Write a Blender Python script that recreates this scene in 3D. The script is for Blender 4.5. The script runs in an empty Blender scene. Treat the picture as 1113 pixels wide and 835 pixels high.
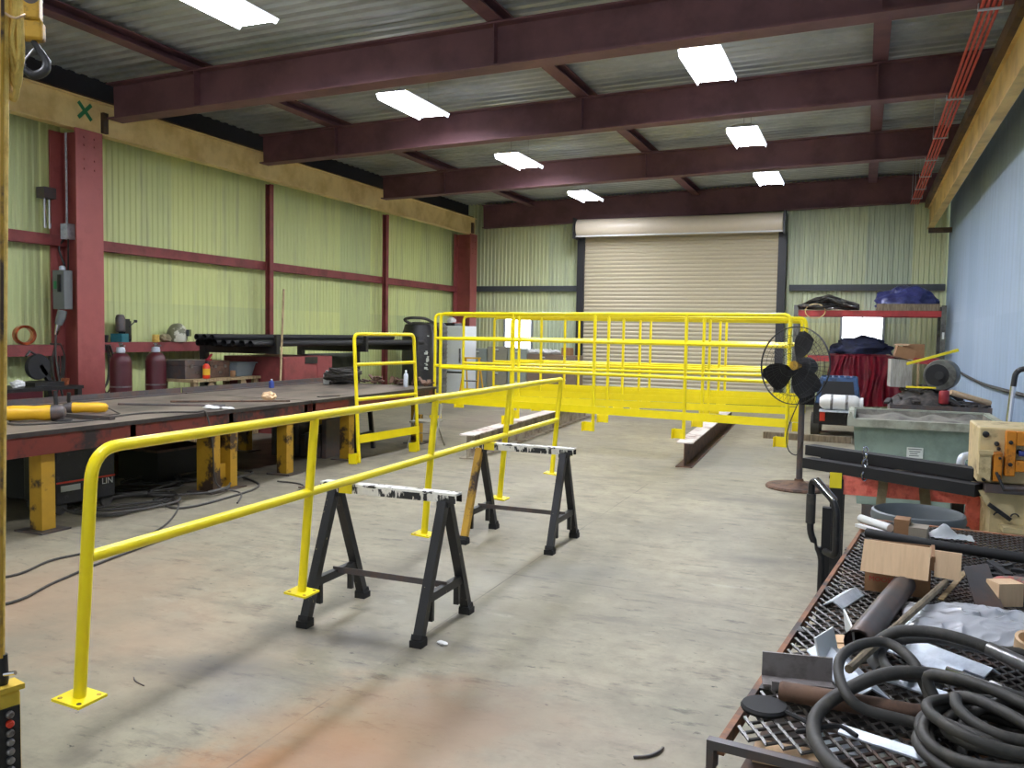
import bpy, bmesh, math, random
from mathutils import Vector, Matrix, Euler, noise
random.seed(7)
PI = math.pi
SC = bpy.context.scene
COL = SC.collection

# ------------------------------------------------------------------ materials
def lin(c):
    out = []
    for v in c[:3]:
        v = v / 255.0
        out.append(v / 12.92 if v <= 0.04045 else ((v + 0.055) / 1.055) ** 2.4)
    return (out[0], out[1], out[2], 1.0)

MATS = {}
def new_mat(key):
    m = bpy.data.materials.new(key)
    m.use_nodes = True
    nt = m.node_tree
    b = nt.nodes['Principled BSDF']
    MATS[key] = m
    return m, nt, b

def nd(nt, t, **kw):
    n = nt.nodes.new(t)
    for k, v in kw.items():
        if k in n.inputs:
            n.inputs[k].default_value = v
        else:
            setattr(n, k, v)
    return n

def tex_coord(nt, scale=(1, 1, 1)):
    tc = nt.nodes.new('ShaderNodeTexCoord')
    mp = nt.nodes.new('ShaderNodeMapping')
    mp.inputs['Scale'].default_value = scale
    nt.links.new(tc.outputs['Object'], mp.inputs['Vector'])
    return mp.outputs['Vector']

def ramp_mask(nt, fac, lo, hi):
    r = nt.nodes.new('ShaderNodeMapRange')
    r.inputs['From Min'].default_value = lo
    r.inputs['From Max'].default_value = hi
    nt.links.new(fac, r.inputs['Value'])
    return r.outputs['Result']

def mix_rgb(nt, fac, a, b, mode='MIX'):
    m = nt.nodes.new('ShaderNodeMix')
    m.data_type = 'RGBA'
    m.blend_type = mode
    for s, v in ((0, fac), (6, a), (7, b)):
        if isinstance(v, (int, float)):
            m.inputs[s].default_value = v
        elif isinstance(v, tuple):
            m.inputs[s].default_value = v
        else:
            nt.links.new(v, m.inputs[s])
    return m.outputs[2]

def noise_fac(nt, vec, scale, detail=4, rough=0.6):
    n = nd(nt, 'ShaderNodeTexNoise', Scale=scale, Detail=detail, Roughness=rough)
    nt.links.new(vec, n.inputs['Vector'])
    return n.outputs['Fac']

def M(key, c1, rough=0.5, metal=0.0, c2=None, scale=6.0, lo=0.45, hi=0.62, bump=0.0, spec=0.5, stretch=(1, 1, 1), vary=0.12):
    """Painted or bare surface: a base colour, a second colour in worn patches, a slight mottling."""
    m, nt, b = new_mat(key)
    vec = tex_coord(nt, stretch)
    col = lin(c1)
    if c2 is not None:
        f = ramp_mask(nt, noise_fac(nt, vec, scale, 6, 0.65), lo, hi)
        col = mix_rgb(nt, f, lin(c1), lin(c2))
    if vary:
        f2 = noise_fac(nt, vec, scale * 2.7 + 1.3, 3)
        g = ramp_mask(nt, f2, 0.2, 0.8)
        gr = nt.nodes.new('ShaderNodeMapRange')
        gr.inputs['To Min'].default_value = 1.0 - vary
        gr.inputs['To Max'].default_value = 1.0 + vary
        nt.links.new(g, gr.inputs['Value'])
        comb = nt.nodes.new('ShaderNodeCombineColor')
        for i in range(3):
            nt.links.new(gr.outputs['Result'], comb.inputs[i])
        col = mix_rgb(nt, 1.0, col, comb.outputs['Color'], 'MULTIPLY')
    if isinstance(col, tuple):
        b.inputs['Base Color'].default_value = col
    else:
        nt.links.new(col, b.inputs['Base Color'])
    b.inputs['Roughness'].default_value = rough
    b.inputs['Metallic'].default_value = metal
    b.inputs['Specular IOR Level'].default_value = spec
    if bump:
        bp = nd(nt, 'ShaderNodeBump', Strength=bump, Distance=0.01)
        nt.links.new(noise_fac(nt, vec, scale * 6, 4), bp.inputs['Height'])
        nt.links.new(bp.outputs['Normal'], b.inputs['Normal'])
    return m

def emit_mat(key, c, strength):
    m, nt, b = new_mat(key)
    b.inputs['Base Color'].default_value = (0.8, 0.8, 0.8, 1)
    b.inputs['Emission Color'].default_value = lin(c)
    b.inputs['Emission Strength'].default_value = strength
    return m

YEL = M('yellow_paint', (246, 224, 22), 0.32, vary=0.05, scale=3)
YEL_DULL = M('dull_yellow_paint', (184, 142, 36), 0.55, c2=(66, 48, 34), scale=3.2, lo=0.49, hi=0.56)
YEL_CASE = M('pendant_yellow', (222, 186, 58), 0.5, c2=(150, 112, 40), scale=14, lo=0.56, hi=0.68)
YEL_TOOL = M('tool_yellow', (232, 178, 30), 0.45, vary=0.05)
YEL_ROPE = M('yellow_webbing', (242, 208, 112), 0.6, c2=(206, 166, 70), scale=14, bump=0.3)
BLACK = M('black_paint', (30, 30, 31), 0.42, c2=(58, 56, 54), scale=14, lo=0.56, hi=0.7)
BLACK_SAW = M('chipped_black_paint', (34, 34, 36), 0.45, c2=(150, 140, 110), scale=26, lo=0.66, hi=0.70)
BLACK_MATT = M('matt_black', (24, 24, 25), 0.7)
RUBBER = M('black_rubber', (58, 56, 52), 0.6, c2=(82, 78, 70), scale=18, lo=0.5, hi=0.7)
STEEL = M('bare_steel', (150, 150, 150), 0.35, 0.8, c2=(110, 104, 98), scale=9)
CHROME = M('chrome', (200, 200, 205), 0.15, 1.0, vary=0)
GALV = M('galvanised_steel', (214, 221, 230), 0.4, 0.3, c2=(184, 193, 204), scale=12)
DARKSTEEL = M('mill_steel', (88, 84, 84), 0.45, 0.3, c2=(104, 86, 78), scale=8)
RUSTSTEEL = M('rusty_steel', (112, 84, 66), 0.75, 0.1, c2=(72, 58, 50), scale=10)
REDPRIM = M('red_oxide_paint', (134, 62, 60), 0.6, c2=(112, 50, 48), scale=3, vary=0.08)
REDCOL = M('red_column_paint', (160, 84, 80), 0.55, c2=(138, 68, 64), scale=2.2, vary=0.08, lo=0.5, hi=0.7)
REDROOF = M('roof_steel_primer', (120, 82, 86), 0.65, c2=(102, 68, 72), scale=1.5, vary=0.08)
REDTAB = M('table_side_red', (112, 42, 30), 0.6, c2=(38, 27, 26), scale=2.6, lo=0.45, hi=0.56)
CREAM = M('crane_beam_cream', (238, 212, 148), 0.5, c2=(216, 186, 120), scale=1.6, vary=0.06)
CREAM_R = M('crane_beam_yellow', (224, 190, 110), 0.5, c2=(190, 156, 86), scale=1.6, vary=0.06)
RUSTRAIL = M('rusty_rail', (92, 70, 46), 0.7, c2=(52, 42, 36), scale=3)
ORANGE = M('orange_paint', (212, 132, 28), 0.55, c2=(150, 88, 26), scale=9, lo=0.52, hi=0.6)
REDORANGE = M('scuffed_red_orange', (240, 124, 104), 0.6, c2=(208, 86, 72), scale=14, lo=0.5, hi=0.64)
CREAM_M = M('machine_cream', (206, 186, 138), 0.55, c2=(124, 100, 66), scale=7, lo=0.54, hi=0.68)
HOPPER = M('hopper_green_grey', (142, 160, 146), 0.55, c2=(124, 142, 128), scale=4, vary=0.06)
HOPPER_RIM = M('hopper_rim_dusty', (164, 166, 148), 0.7, c2=(130, 130, 114), scale=6)
HOPPER_IN = M('hopper_inside_dusty', (128, 124, 112), 0.85, c2=(96, 92, 84), scale=5)
CANGREY = M('bin_plastic_grey', (96, 102, 104), 0.5, vary=0.05)
CARD = M('cardboard', (226, 192, 152), 0.85, c2=(218, 183, 143), scale=5, stretch=(9, 1, 1), vary=0.05)
CARD_D = M('cardboard_brown', (150, 112, 78), 0.85, vary=0.08)
WOOD = M('raw_timber', (168, 146, 108), 0.8, c2=(132, 110, 78), scale=4, stretch=(1, 8, 1))
WOOD_G = M('weathered_timber', (136, 122, 100), 0.85, c2=(104, 92, 74), scale=4, stretch=(8, 1, 1))
WHITE = M('white_enamel', (232, 236, 236), 0.35, vary=0.03)
WHITE_D = M('white_plastic', (222, 222, 218), 0.45, vary=0.04)
WHITEPAINT = M('spattered_white', (226, 224, 214), 0.5, c2=(48, 46, 42), scale=16, lo=0.56, hi=0.6)
FILEGREY = M('office_beige_steel', (150, 146, 128), 0.5, vary=0.05)
FILEGREEN = M('office_grey_steel', (150, 158, 150), 0.5, vary=0.05)
BROWNBOX = M('brown_metal', (130, 112, 96), 0.6, vary=0.08)
BLUE = M('machine_blue', (44, 78, 120), 0.5, c2=(30, 50, 76), scale=6)
BLUEDARK = M('apron_blue_black', (40, 52, 66), 0.5, c2=(28, 32, 38), scale=3)
PURPLE = M('blue_plastic_sheet', (70, 74, 128), 0.3, c2=(48, 50, 96), scale=6)
NAVY = M('navy_cloth', (36, 42, 72), 0.7, c2=(26, 30, 46), scale=5)
REDTARP = M('dark_red_tarp', (138, 26, 44), 0.35, c2=(112, 18, 34), scale=4)
MAROON = M('maroon_cylinder', (74, 22, 30), 0.4, vary=0.06)
COPPER = M('copper', (216, 132, 92), 0.3, 0.85, c2=(160, 84, 56), scale=10)
GREYTUB = M('grey_tub', (134, 146, 150), 0.6, vary=0.05)
ELEC = M('electrical_grey', (108, 112, 112), 0.5, vary=0.06)
TEAL = M('teal_paint', (40, 112, 124), 0.5)
HELM = M('helmet_olive', (112, 112, 86), 0.5, c2=(214, 212, 190), scale=5, lo=0.5, hi=0.54)
LENS = M('dark_lens', (12, 16, 24), 0.1, vary=0)
EXTRED = M('warning_red', (216, 58, 28), 0.4, vary=0.05)
EXTYEL = M('warning_yellow', (240, 190, 50), 0.4, vary=0.05)
CONDUIT = M('conduit_red', (206, 74, 62), 0.5, vary=0.06)
GREENPAINT = M('green_spray_paint', (48, 128, 84), 0.7, vary=0.05)
BLUEBAG = M('blue_bottle', (60, 78, 150), 0.5)
TAPE = M('tape_yellow', (238, 220, 40), 0.4, vary=0.03)
SLING = M('canvas_sling', (160, 150, 118), 0.85, c2=(136, 124, 96), scale=10)
MOTOR = M('motor_grey', (104, 104, 96), 0.6, c2=(70, 68, 62), scale=5)
LABELW = M('label_white', (216, 220, 212), 0.6, vary=0.03)
INK = M('label_ink', (70, 80, 78), 0.6, vary=0)
REDINK = M('red_print', (178, 52, 44), 0.7, vary=0)
REDRING = M('worn_red_ring', (196, 96, 92), 0.6, c2=(120, 116, 104), scale=22, lo=0.45, hi=0.56)
SIGNBLUE = M('shield_blue', (70, 110, 170), 0.4)
FRAMEW = M('window_frame_grey', (150, 156, 158), 0.5)
DOORC = M('roller_curtain_beige', (192, 181, 154), 0.45, vary=0.03)
HOODC = M('roller_hood_beige', (226, 212, 190), 0.38, vary=0.03)
DOORG = M('roller_guide_black', (38, 38, 42), 0.5)
GIRTG = M('end_wall_girt_grey', (74, 78, 80), 0.6)
LAMP_ON = emit_mat('lamp_diffuser_lit', (238, 242, 255), 88.0)
LAMP_GLOW = emit_mat('lamp_reflector_glowing', (236, 240, 255), 2.4)
DAY_W = emit_mat('daylit_window_pane', (240, 246, 255), 5.5)
LAMP_BODY = M('lamp_housing_white', (214, 214, 216), 0.4, vary=0.02)

def sheet_mat(key, c1, c2, axis, panel, dirt, rough=0.5):
    """Profiled wall sheeting: each sheet takes its own tint, with grime streaks running down."""
    m, nt, b = new_mat(key)
    tc = nt.nodes.new('ShaderNodeTexCoord')
    sep = nt.nodes.new('ShaderNodeSeparateXYZ')
    nt.links.new(tc.outputs['Object'], sep.inputs[0])
    d = nd(nt, 'ShaderNodeMath', operation='DIVIDE'); d.inputs[1].default_value = panel
    nt.links.new(sep.outputs[axis], d.inputs[0])
    fl = nd(nt, 'ShaderNodeMath', operation='FLOOR'); nt.links.new(d.outputs[0], fl.inputs[0])
    gz = nd(nt, 'ShaderNodeMath', operation='GREATER_THAN'); gz.inputs[1].default_value = 1.95
    nt.links.new(sep.outputs[2], gz.inputs[0])
    ad = nd(nt, 'ShaderNodeMath', operation='MULTIPLY_ADD'); ad.inputs[1].default_value = 37.0
    nt.links.new(gz.outputs[0], ad.inputs[0]); nt.links.new(fl.outputs[0], ad.inputs[2])
    wn = nt.nodes.new('ShaderNodeTexWhiteNoise'); wn.noise_dimensions = '1D'
    nt.links.new(ad.outputs[0], wn.inputs['W'])
    col = mix_rgb(nt, wn.outputs['Value'], lin(c1), lin(c2))
    mp = nt.nodes.new('ShaderNodeMapping'); nt.links.new(tc.outputs['Object'], mp.inputs['Vector'])
    mp.inputs['Scale'].default_value = (3, 3, 0.25)
    f = ramp_mask(nt, noise_fac(nt, mp.outputs['Vector'], 2.2, 5), 0.5, 0.75)
    fm = nd(nt, 'ShaderNodeMath', operation='MULTIPLY'); fm.inputs[1].default_value = 0.45
    nt.links.new(f, fm.inputs[0])
    col = mix_rgb(nt, fm.outputs[0], col, lin(dirt))
    nt.links.new(col, b.inputs['Base Color'])
    b.inputs['Roughness'].default_value = rough
    return m
WALL_L = sheet_mat('pale_green_sheeting', (220, 226, 150), (190, 201, 144), 1, 1.15, (150, 152, 126))
WALL_B = sheet_mat('grey_green_sheeting', (230, 234, 184), (200, 212, 186), 0, 0.95, (130, 138, 122))
WALL_R = sheet_mat('pale_blue_sheeting', (172, 192, 214), (158, 180, 204), 1, 1.2, (134, 152, 170), 0.6)
DECK = M('roof_deck_grey', (188, 191, 188), 0.5, 0.1, c2=(160, 164, 162), scale=0.6, vary=0.06)

def floor_mat():
    m, nt, b = new_mat('stained_shaded_concrete')
    tc = nt.nodes.new('ShaderNodeTexCoord'); vec = tc.outputs['Object']
    col = mix_rgb(nt, ramp_mask(nt, noise_fac(nt, vec, 0.55, 6, 0.6), 0.36, 0.66), lin((160, 151, 125)), lin((126, 120, 102)))
    # fine mottling
    col = mix_rgb(nt, ramp_mask(nt, noise_fac(nt, vec, 5, 10, 0.75), 0.42, 0.72), col, lin((122, 114, 96)))
    # trowel scuffs, drawn out across the slab
    def scuff(col, scale, rot, sc, lo, hi, amt, c):
        mp = nt.nodes.new('ShaderNodeMapping'); nt.links.new(vec, mp.inputs['Vector'])
        mp.inputs['Scale'].default_value = sc; mp.inputs['Rotation'].default_value = (0, 0, rot)
        f = ramp_mask(nt, noise_fac(nt, mp.outputs['Vector'], scale, 8, 0.72), lo, hi)
        fm = nd(nt, 'ShaderNodeMath', operation='MULTIPLY'); fm.inputs[1].default_value = amt
        nt.links.new(f, fm.inputs[0])
        return mix_rgb(nt, fm.outputs[0], col, lin(c))
    col = scuff(col, 1.1, 0.25, (1.0, 3.2, 1), .52, .68, .75, (104, 99, 86))
    col = scuff(col, 3.4, -0.15, (1.0, 2.6, 1), .56, .68, .85, (80, 75, 64))
    col = scuff(col, 11.0, 0.1, (1.0, 2.2, 1), .62, .665, .9, (50, 45, 38))
    col = scuff(col, 2.1, 0.5, (1.0, 2.0, 1), .60, .74, .5, (184, 178, 158))
    def patch(col, cx, cy, rx, ry, c, amt, rot=0.0, nscale=2.2):
        mpp = nt.nodes.new('ShaderNodeMapping'); mpp.vector_type = 'TEXTURE'
        mpp.inputs['Location'].default_value = (cx, cy, 0)
        mpp.inputs['Rotation'].default_value = (0, 0, rot)
        mpp.inputs['Scale'].default_value = (rx, ry, 1)
        nt.links.new(vec, mpp.inputs['Vector'])
        ln = nd(nt, 'ShaderNodeVectorMath', operation='LENGTH'); nt.links.new(mpp.outputs[0], ln.inputs[0])
        n = noise_fac(nt, vec, nscale, 6, 0.65)
        s = nd(nt, 'ShaderNodeMath', operation='MULTIPLY_ADD'); s.inputs[1].default_value = 1.6
        nt.links.new(n, s.inputs[0]); nt.links.new(ln.outputs['Value'], s.inputs[2])
        mk = nt.nodes.new('ShaderNodeMapRange')
        mk.inputs['From Min'].default_value = 1.75; mk.inputs['From Max'].default_value = 0.85
        mk.inputs['To Max'].default_value = amt
        nt.links.new(s.outputs[0], mk.inputs['Value'])
        return mix_rgb(nt, mk.outputs['Result'], col, lin(c))
    col = patch(col, -1.75, 2.75, 0.75, 0.75, (156, 112, 68), 0.9, 0.3)      # rust bloom by the near saw horse
    col = patch(col, -2.0, 2.2, 0.35, 0.5, (170, 114, 64), 0.9, 0.3)
    col = patch(col, -1.45, 3.2, 0.55, 0.45, (112, 84, 52), 0.85, 0.1)
    col = patch(col, -4.4, 3.5, 1.3, 1.6, (168, 136, 106), 0.55)
    col = patch(col, -3.2, 3.3, 0.9, 0.8, (172, 146, 118), 0.5)
    col = patch(col, -1.15, 2.6, 0.9, 1.3, (170, 150, 130), 0.5)
    col = patch(col, -2.45, 2.9, 0.35, 0.4, (124, 122, 122), 0.6)
    col = patch(col, -2.3, 4.6, 0.5, 1.2, (150, 146, 132), 0.6)
    col = patch(col, -1.6, 11.5, 0.9, 2.2, (120, 118, 110), 0.6, 0.1)
    col = patch(col, -5.9, 14.5, 1.6, 2.4, (150, 132, 122), 0.7)
    col = patch(col, -7.6, 8.2, 3.4, 7.2, (62, 57, 52), 0.95)  # dirt under the work tables, with the shade there painted in
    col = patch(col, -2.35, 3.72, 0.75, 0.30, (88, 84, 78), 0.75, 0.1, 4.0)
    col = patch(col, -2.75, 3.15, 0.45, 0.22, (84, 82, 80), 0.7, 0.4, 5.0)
    col = patch(col, -1.75, 5.4, 0.55, 0.7, (112, 110, 100), 0.6, -0.4, 3.0)
    col = patch(col, -1.0, 8.6, 1.0, 0.35, (98, 95, 88), 0.6, 0.05, 3.0)
    col = patch(col, -0.55, 6.3, 0.5, 0.18, (92, 88, 80), 0.7, 0.05, 3.0)
    col = patch(col, -3.6, 9.2, 0.9, 1.6, (118, 112, 100), 0.55, 0.2, 2.0)
    # saw cut joints
    sep = nt.nodes.new('ShaderNodeSeparateXYZ'); nt.links.new(vec, sep.inputs[0])
    def joint(col, out, pos, w):
        a = nd(nt, 'ShaderNodeMath', operation='SUBTRACT'); a.inputs[1].default_value = pos
        nt.links.new(out, a.inputs[0])
        c = nd(nt, 'ShaderNodeMath', operation='ABSOLUTE'); nt.links.new(a.outputs[0], c.inputs[0])
        l = nt.nodes.new('ShaderNodeMapRange')
        l.inputs['From Min'].default_value = w; l.inputs['From Max'].default_value = w * 0.4
        l.inputs['To Max'].default_value = 0.8
        nt.links.new(c.outputs[0], l.inputs['Value'])
        jm = nd(nt, 'ShaderNodeMath', operation='MULTIPLY'); nt.links.new(l.outputs['Result'], jm.inputs[0])
        nt.links.new(ramp_mask(nt, noise_fac(nt, vec, 1.3, 3), .42, .62), jm.inputs[1])
        return mix_rgb(nt, jm.outputs[0], col, lin((84, 74, 66)))
    col = joint(col, sep.outputs[0], -2.08, 0.006)
    col = joint(col, sep.outputs[1], 5.2, 0.005)
    col = joint(col, sep.outputs[1], 12.6, 0.008)
    nt.links.new(col, b.inputs['Base Color'])
    b.inputs['Roughness'].default_value = 0.55
    bp = nd(nt, 'ShaderNodeBump', Strength=0.15, Distance=0.01)
    nt.links.new(noise_fac(nt, vec, 9, 6), bp.inputs['Height'])
    nt.links.new(bp.outputs['Normal'], b.inputs['Normal'])
    return m
FLOOR = floor_mat()

def plastic_film():
    m, nt, b = new_mat('clear_plastic_film')
    b.inputs['Base Color'].default_value = lin((240, 242, 246))
    b.inputs['Roughness'].default_value = 0.14
    b.inputs['Alpha'].default_value = 0.84
    return m
FILM = plastic_film()

# ------------------------------------------------------------------ geometry helpers
def frame_of(d, up=(0, 0, 1)):
    d = Vector(d).normalized(); up = Vector(up)
    if abs(d.dot(up)) > 0.98:
        up = Vector((0, 1, 0)) if abs(d.y) < 0.9 else Vector((1, 0, 0))
    s = d.cross(up).normalized(); u = s.cross(d).normalized()
    return s, u

class MB:
    def __init__(self):
        self.bm = bmesh.new()
    def _face(self, vs, mi=0):
        try:
            f = self.bm.faces.new(vs); f.material_index = mi; f.smooth = True
            return f
        except ValueError:
            return None
    def hexa(self, pts, mi=0):
        v = [self.bm.verts.new(p) for p in pts]
        for q in ((3, 2, 1, 0), (4, 5, 6, 7), (0, 1, 5, 4), (1, 2, 6, 5), (2, 3, 7, 6), (3, 0, 4, 7)):
            self._face([v[i] for i in q], mi)
        return self
    def box(self, x0, x1, y0, y1, z0, z1, mi=0, mat=None):
        pts = [Vector(p) for p in ((x0, y0, z0), (x1, y0, z0), (x1, y1, z0), (x0, y1, z0), (x0, y0, z1), (x1, y0, z1), (x1, y1, z1), (x0, y1, z1))]
        if mat is not None: pts = [mat @ p for p in pts]
        return self.hexa(pts, mi)
    def bar(self, p, q, w, h, up=(0, 0, 1), mi=0, w2=None, h2=None):
        p, q = Vector(p), Vector(q); s, u = frame_of(q - p, up)
        w2 = w if w2 is None else w2; h2 = h if h2 is None else h2
        pts = [p - s * w / 2 - u * h / 2, p + s * w / 2 - u * h / 2, p + s * w / 2 + u * h / 2, p - s * w / 2 + u * h / 2,
               q - s * w2 / 2 - u * h2 / 2, q + s * w2 / 2 - u * h2 / 2, q + s * w2 / 2 + u * h2 / 2, q - s * w2 / 2 + u * h2 / 2]
        return self.hexa(pts, mi)
    def tube(self, pts, r, seg=10, closed=False, caps=True, mi=0):
        pts = [Vector(p) for p in pts]; n = len(pts)
        rs = r if isinstance(r, (list, tuple)) else [r] * n
        rings = []; s = None
        for i in range(n):
            if closed: d = pts[(i + 1) % n] - pts[i - 1]
            elif i == 0: d = pts[1] - pts[0]
            elif i == n - 1: d = pts[-1] - pts[-2]
            else: d = (pts[i + 1] - pts[i]).normalized() + (pts[i] - pts[i - 1]).normalized()
            if d.length < 1e-9: d = Vector((0, 0, 1))
            d.normalize()
            if s is None: s, u = frame_of(d)
            else:
                s = s - d * s.dot(d)
                if s.length < 1e-6: s, u = frame_of(d)
                s.normalize(); u = s.cross(d).normalized()
            rings.append([self.bm.verts.new(pts[i] + (s * math.cos(2 * PI * k / seg) + u * math.sin(2 * PI * k / seg)) * rs[i]) for k in range(seg)])
        m = n if closed else n - 1
        for i in range(m):
            a, b = rings[i], rings[(i + 1) % n]
            for k in range(seg):
                self._face([a[k], a[(k + 1) % seg], b[(k + 1) % seg], b[k]], mi)
        if caps and not closed:
            self._face(list(reversed(rings[0])), mi); self._face(rings[-1], mi)
        return self
    def lathe(self, prof, seg=24, mat=None, mi=0, caps=True):
        rings = []
        for r, z in prof:
            ring = []
            for k in range(seg):
                p = Vector((r * math.cos(2 * PI * k / seg), r * math.sin(2 * PI * k / seg), z))
                ring.append(self.bm.verts.new(mat @ p if mat is not None else p))
            rings.append(ring)
        for a, b in zip(rings, rings[1:]):
            for k in range(seg):
                self._face([a[k], a[(k + 1) % seg], b[(k + 1) % seg], b[k]], mi)
        if caps:
            self._face(list(reversed(rings[0])), mi); self._face(rings[-1], mi)
        return self
    def prism(self, poly, p0, p1, up=(0, 0, 1), mi=0):
        """Outline (s, u) swept from p0 to p1."""
        p0, p1 = Vector(p0), Vector(p1); s, u = frame_of(p1 - p0, up)
        a = [self.bm.verts.new(p0 + s * x + u * y) for x, y in poly]
        b = [self.bm.verts.new(p1 + s * x + u * y) for x, y in poly]
        n = len(poly)
        for i in range(n):
            self._face([a[i], a[(i + 1) % n], b[(i + 1) % n], b[i]], mi)
        self._face(list(reversed(a)), mi); self._face(b, mi)
        return self
    def grid(self, fn, nu, nv, mi=0, thick=0.0):
        vs = [[self.bm.verts.new(fn(i / nu, j / nv)) for j in range(nv + 1)] for i in range(nu + 1)]
        fs = []
        for i in range(nu):
            for j in range(nv):
                fs.append(self._face([vs[i][j], vs[i + 1][j], vs[i + 1][j + 1], vs[i][j + 1]], mi))
        if thick:
            bmesh.ops.solidify(self.bm, geom=fs, thickness=thick)
            for f in self.bm.faces: f.smooth = True
        return self
    def blob(self, c, rad, seed=0, amp=0.2, freq=2.0, floor=None, sub=3, mi=0):
        t = bmesh.new(); bmesh.ops.create_icosphere(t, subdivisions=sub, radius=1.0)
        off = Vector((seed * 3.7, seed * 1.9, seed * 5.3)); mp = {}
        for v in t.verts:
            k = 1 + amp * noise.noise(v.co * freq + off) + 0.4 * amp * noise.noise(v.co * freq * 2.7 + off)
            p = Vector((v.co.x * rad[0], v.co.y * rad[1], v.co.z * rad[2])) * k + Vector(c)
            if floor is not None and p.z < floor: p.z = floor + 0.001 * (v.index % 3)
            mp[v] = self.bm.verts.new(p)
        for f in t.faces: self._face([mp[v] for v in f.verts], mi)
        t.free(); return self
    def build(self, name, mat, parent=None, angle=0.62, loc=None, rot=None, bevel=0.0):
        bmesh.ops.recalc_face_normals(self.bm, faces=self.bm.faces[:])
        for e in self.bm.edges:
            if len(e.link_faces) == 2 and e.calc_face_angle(0) > angle: e.smooth = False
        me = bpy.data.meshes.new(name); self.bm.to_mesh(me); self.bm.free()
        for m in (mat if isinstance(mat, (list, tuple)) else [mat]): me.materials.append(m)
        o = bpy.data.objects.new(name, me); COL.objects.link(o)
        if parent is not None: o.parent = parent
        if loc is not None: o.location = loc
        if rot is not None: o.rotation_euler = rot
        if bevel:
            b = o.modifiers.new('edge', 'BEVEL'); b.width = bevel; b.segments = 2; b.limit_method = 'ANGLE'
        return o

def fillet(pts, r, n=6):
    pts = [Vector(p) for p in pts]; out = [pts[0]]
    for a, b, c in zip(pts, pts[1:], pts[2:]):
        d1 = (a - b).normalized(); d2 = (c - b).normalized()
        p, q = b + d1 * r, b + d2 * r
        for k in range(n + 1):
            t = k / n
            out.append((1 - t) ** 2 * p + 2 * t * (1 - t) * b + t * t * q)
    out.append(pts[-1]); return out

def smooth_path(pts, n=6):
    pts = [Vector(p) for p in pts]; out = []
    for i in range(len(pts) - 1):
        p0 = pts[max(i - 1, 0)]; p1 = pts[i]; p2 = pts[i + 1]; p3 = pts[min(i + 2, len(pts) - 1)]
        for k in range(n):
            t = k / n
            out.append(0.5 * ((2 * p1) + (p2 - p0) * t + (2 * p0 - 5 * p1 + 4 * p2 - p3) * t * t + (3 * p1 - p0 - 3 * p2 + p3) * t ** 3))
    out.append(pts[-1]); return out

def tag(o, label=None, cat=None, group=None, kind=None):
    if label: o['label'] = label
    if cat: o['category'] = cat
    if group: o['group'] = group
    if kind: o['kind'] = kind
    return o
def thing(name, label, cat, loc=(0, 0, 0), rot=(0, 0, 0), group=None):
    o = bpy.data.objects.new(name, None); COL.objects.link(o)
    o.location = loc
    o.rotation_euler = rot if isinstance(rot, tuple) else (0, 0, rot)
    o.empty_display_size = 0.1
    return tag(o, label, cat, group)
def single(mb, name, mat, label, cat, loc=None, rot=None, group=None, **kw):
    return tag(mb.build(name, mat, None, loc=loc, rot=rot, **kw), label, cat, group)
def struct(mb, name, mat, loc=None, rot=None, label=None, **kw):
    return tag(mb.build(name, mat, None, loc=loc, rot=rot, **kw), label, kind='structure')
def dup(root, loc, rot, label, group=None):
    r = root.copy(); COL.objects.link(r); r.location = loc
    r.rotation_euler = rot if isinstance(rot, tuple) else (0, 0, rot)
    r['label'] = label
    if group: r['group'] = group
    for ch in list(root.children):
        c = ch.copy(); COL.objects.link(c); c.parent = r
        for g in list(ch.children):
            d = g.copy(); COL.objects.link(d); d.parent = c
    return r
def text_part(s, size, mat, name, parent=None, loc=(0, 0, 0), rot=(0, 0, 0), depth=0.001):
    cu = bpy.data.curves.new(name, 'FONT'); cu.body = s; cu.size = size; cu.extrude = depth; cu.align_x = 'CENTER'; cu.align_y = 'CENTER'
    t = bpy.data.objects.new('lettering_source', cu); COL.objects.link(t)
    dg = bpy.context.evaluated_depsgraph_get()
    me = bpy.data.meshes.new_from_object(t.evaluated_get(dg)); me.name = name
    bpy.data.objects.remove(t); me.materials.clear(); me.materials.append(mat)
    o = bpy.data.objects.new(name, me); COL.objects.link(o)
    o.location = loc; o.rotation_euler = rot
    if parent is not None: o.parent = parent
    return o
def i_profile(w, h, tf, tw):
    return [(-w/2, -h/2), (w/2, -h/2), (w/2, -h/2+tf), (tw/2, -h/2+tf), (tw/2, h/2-tf), (w/2, h/2-tf), (w/2, h/2), (-w/2, h/2), (-w/2, h/2-tf), (-tw/2, h/2-tf), (-tw/2, -h/2+tf), (-w/2, -h/2+tf)]

# ------------------------------------------------------------------ the building
XL, XR, YB, YF = -9.93, 1.66, 21.0, -5.0
struct(MB().box(XL - .4, XR + .4, YF, YB + .4, -.15, 0), 'floor', FLOOR)

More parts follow.
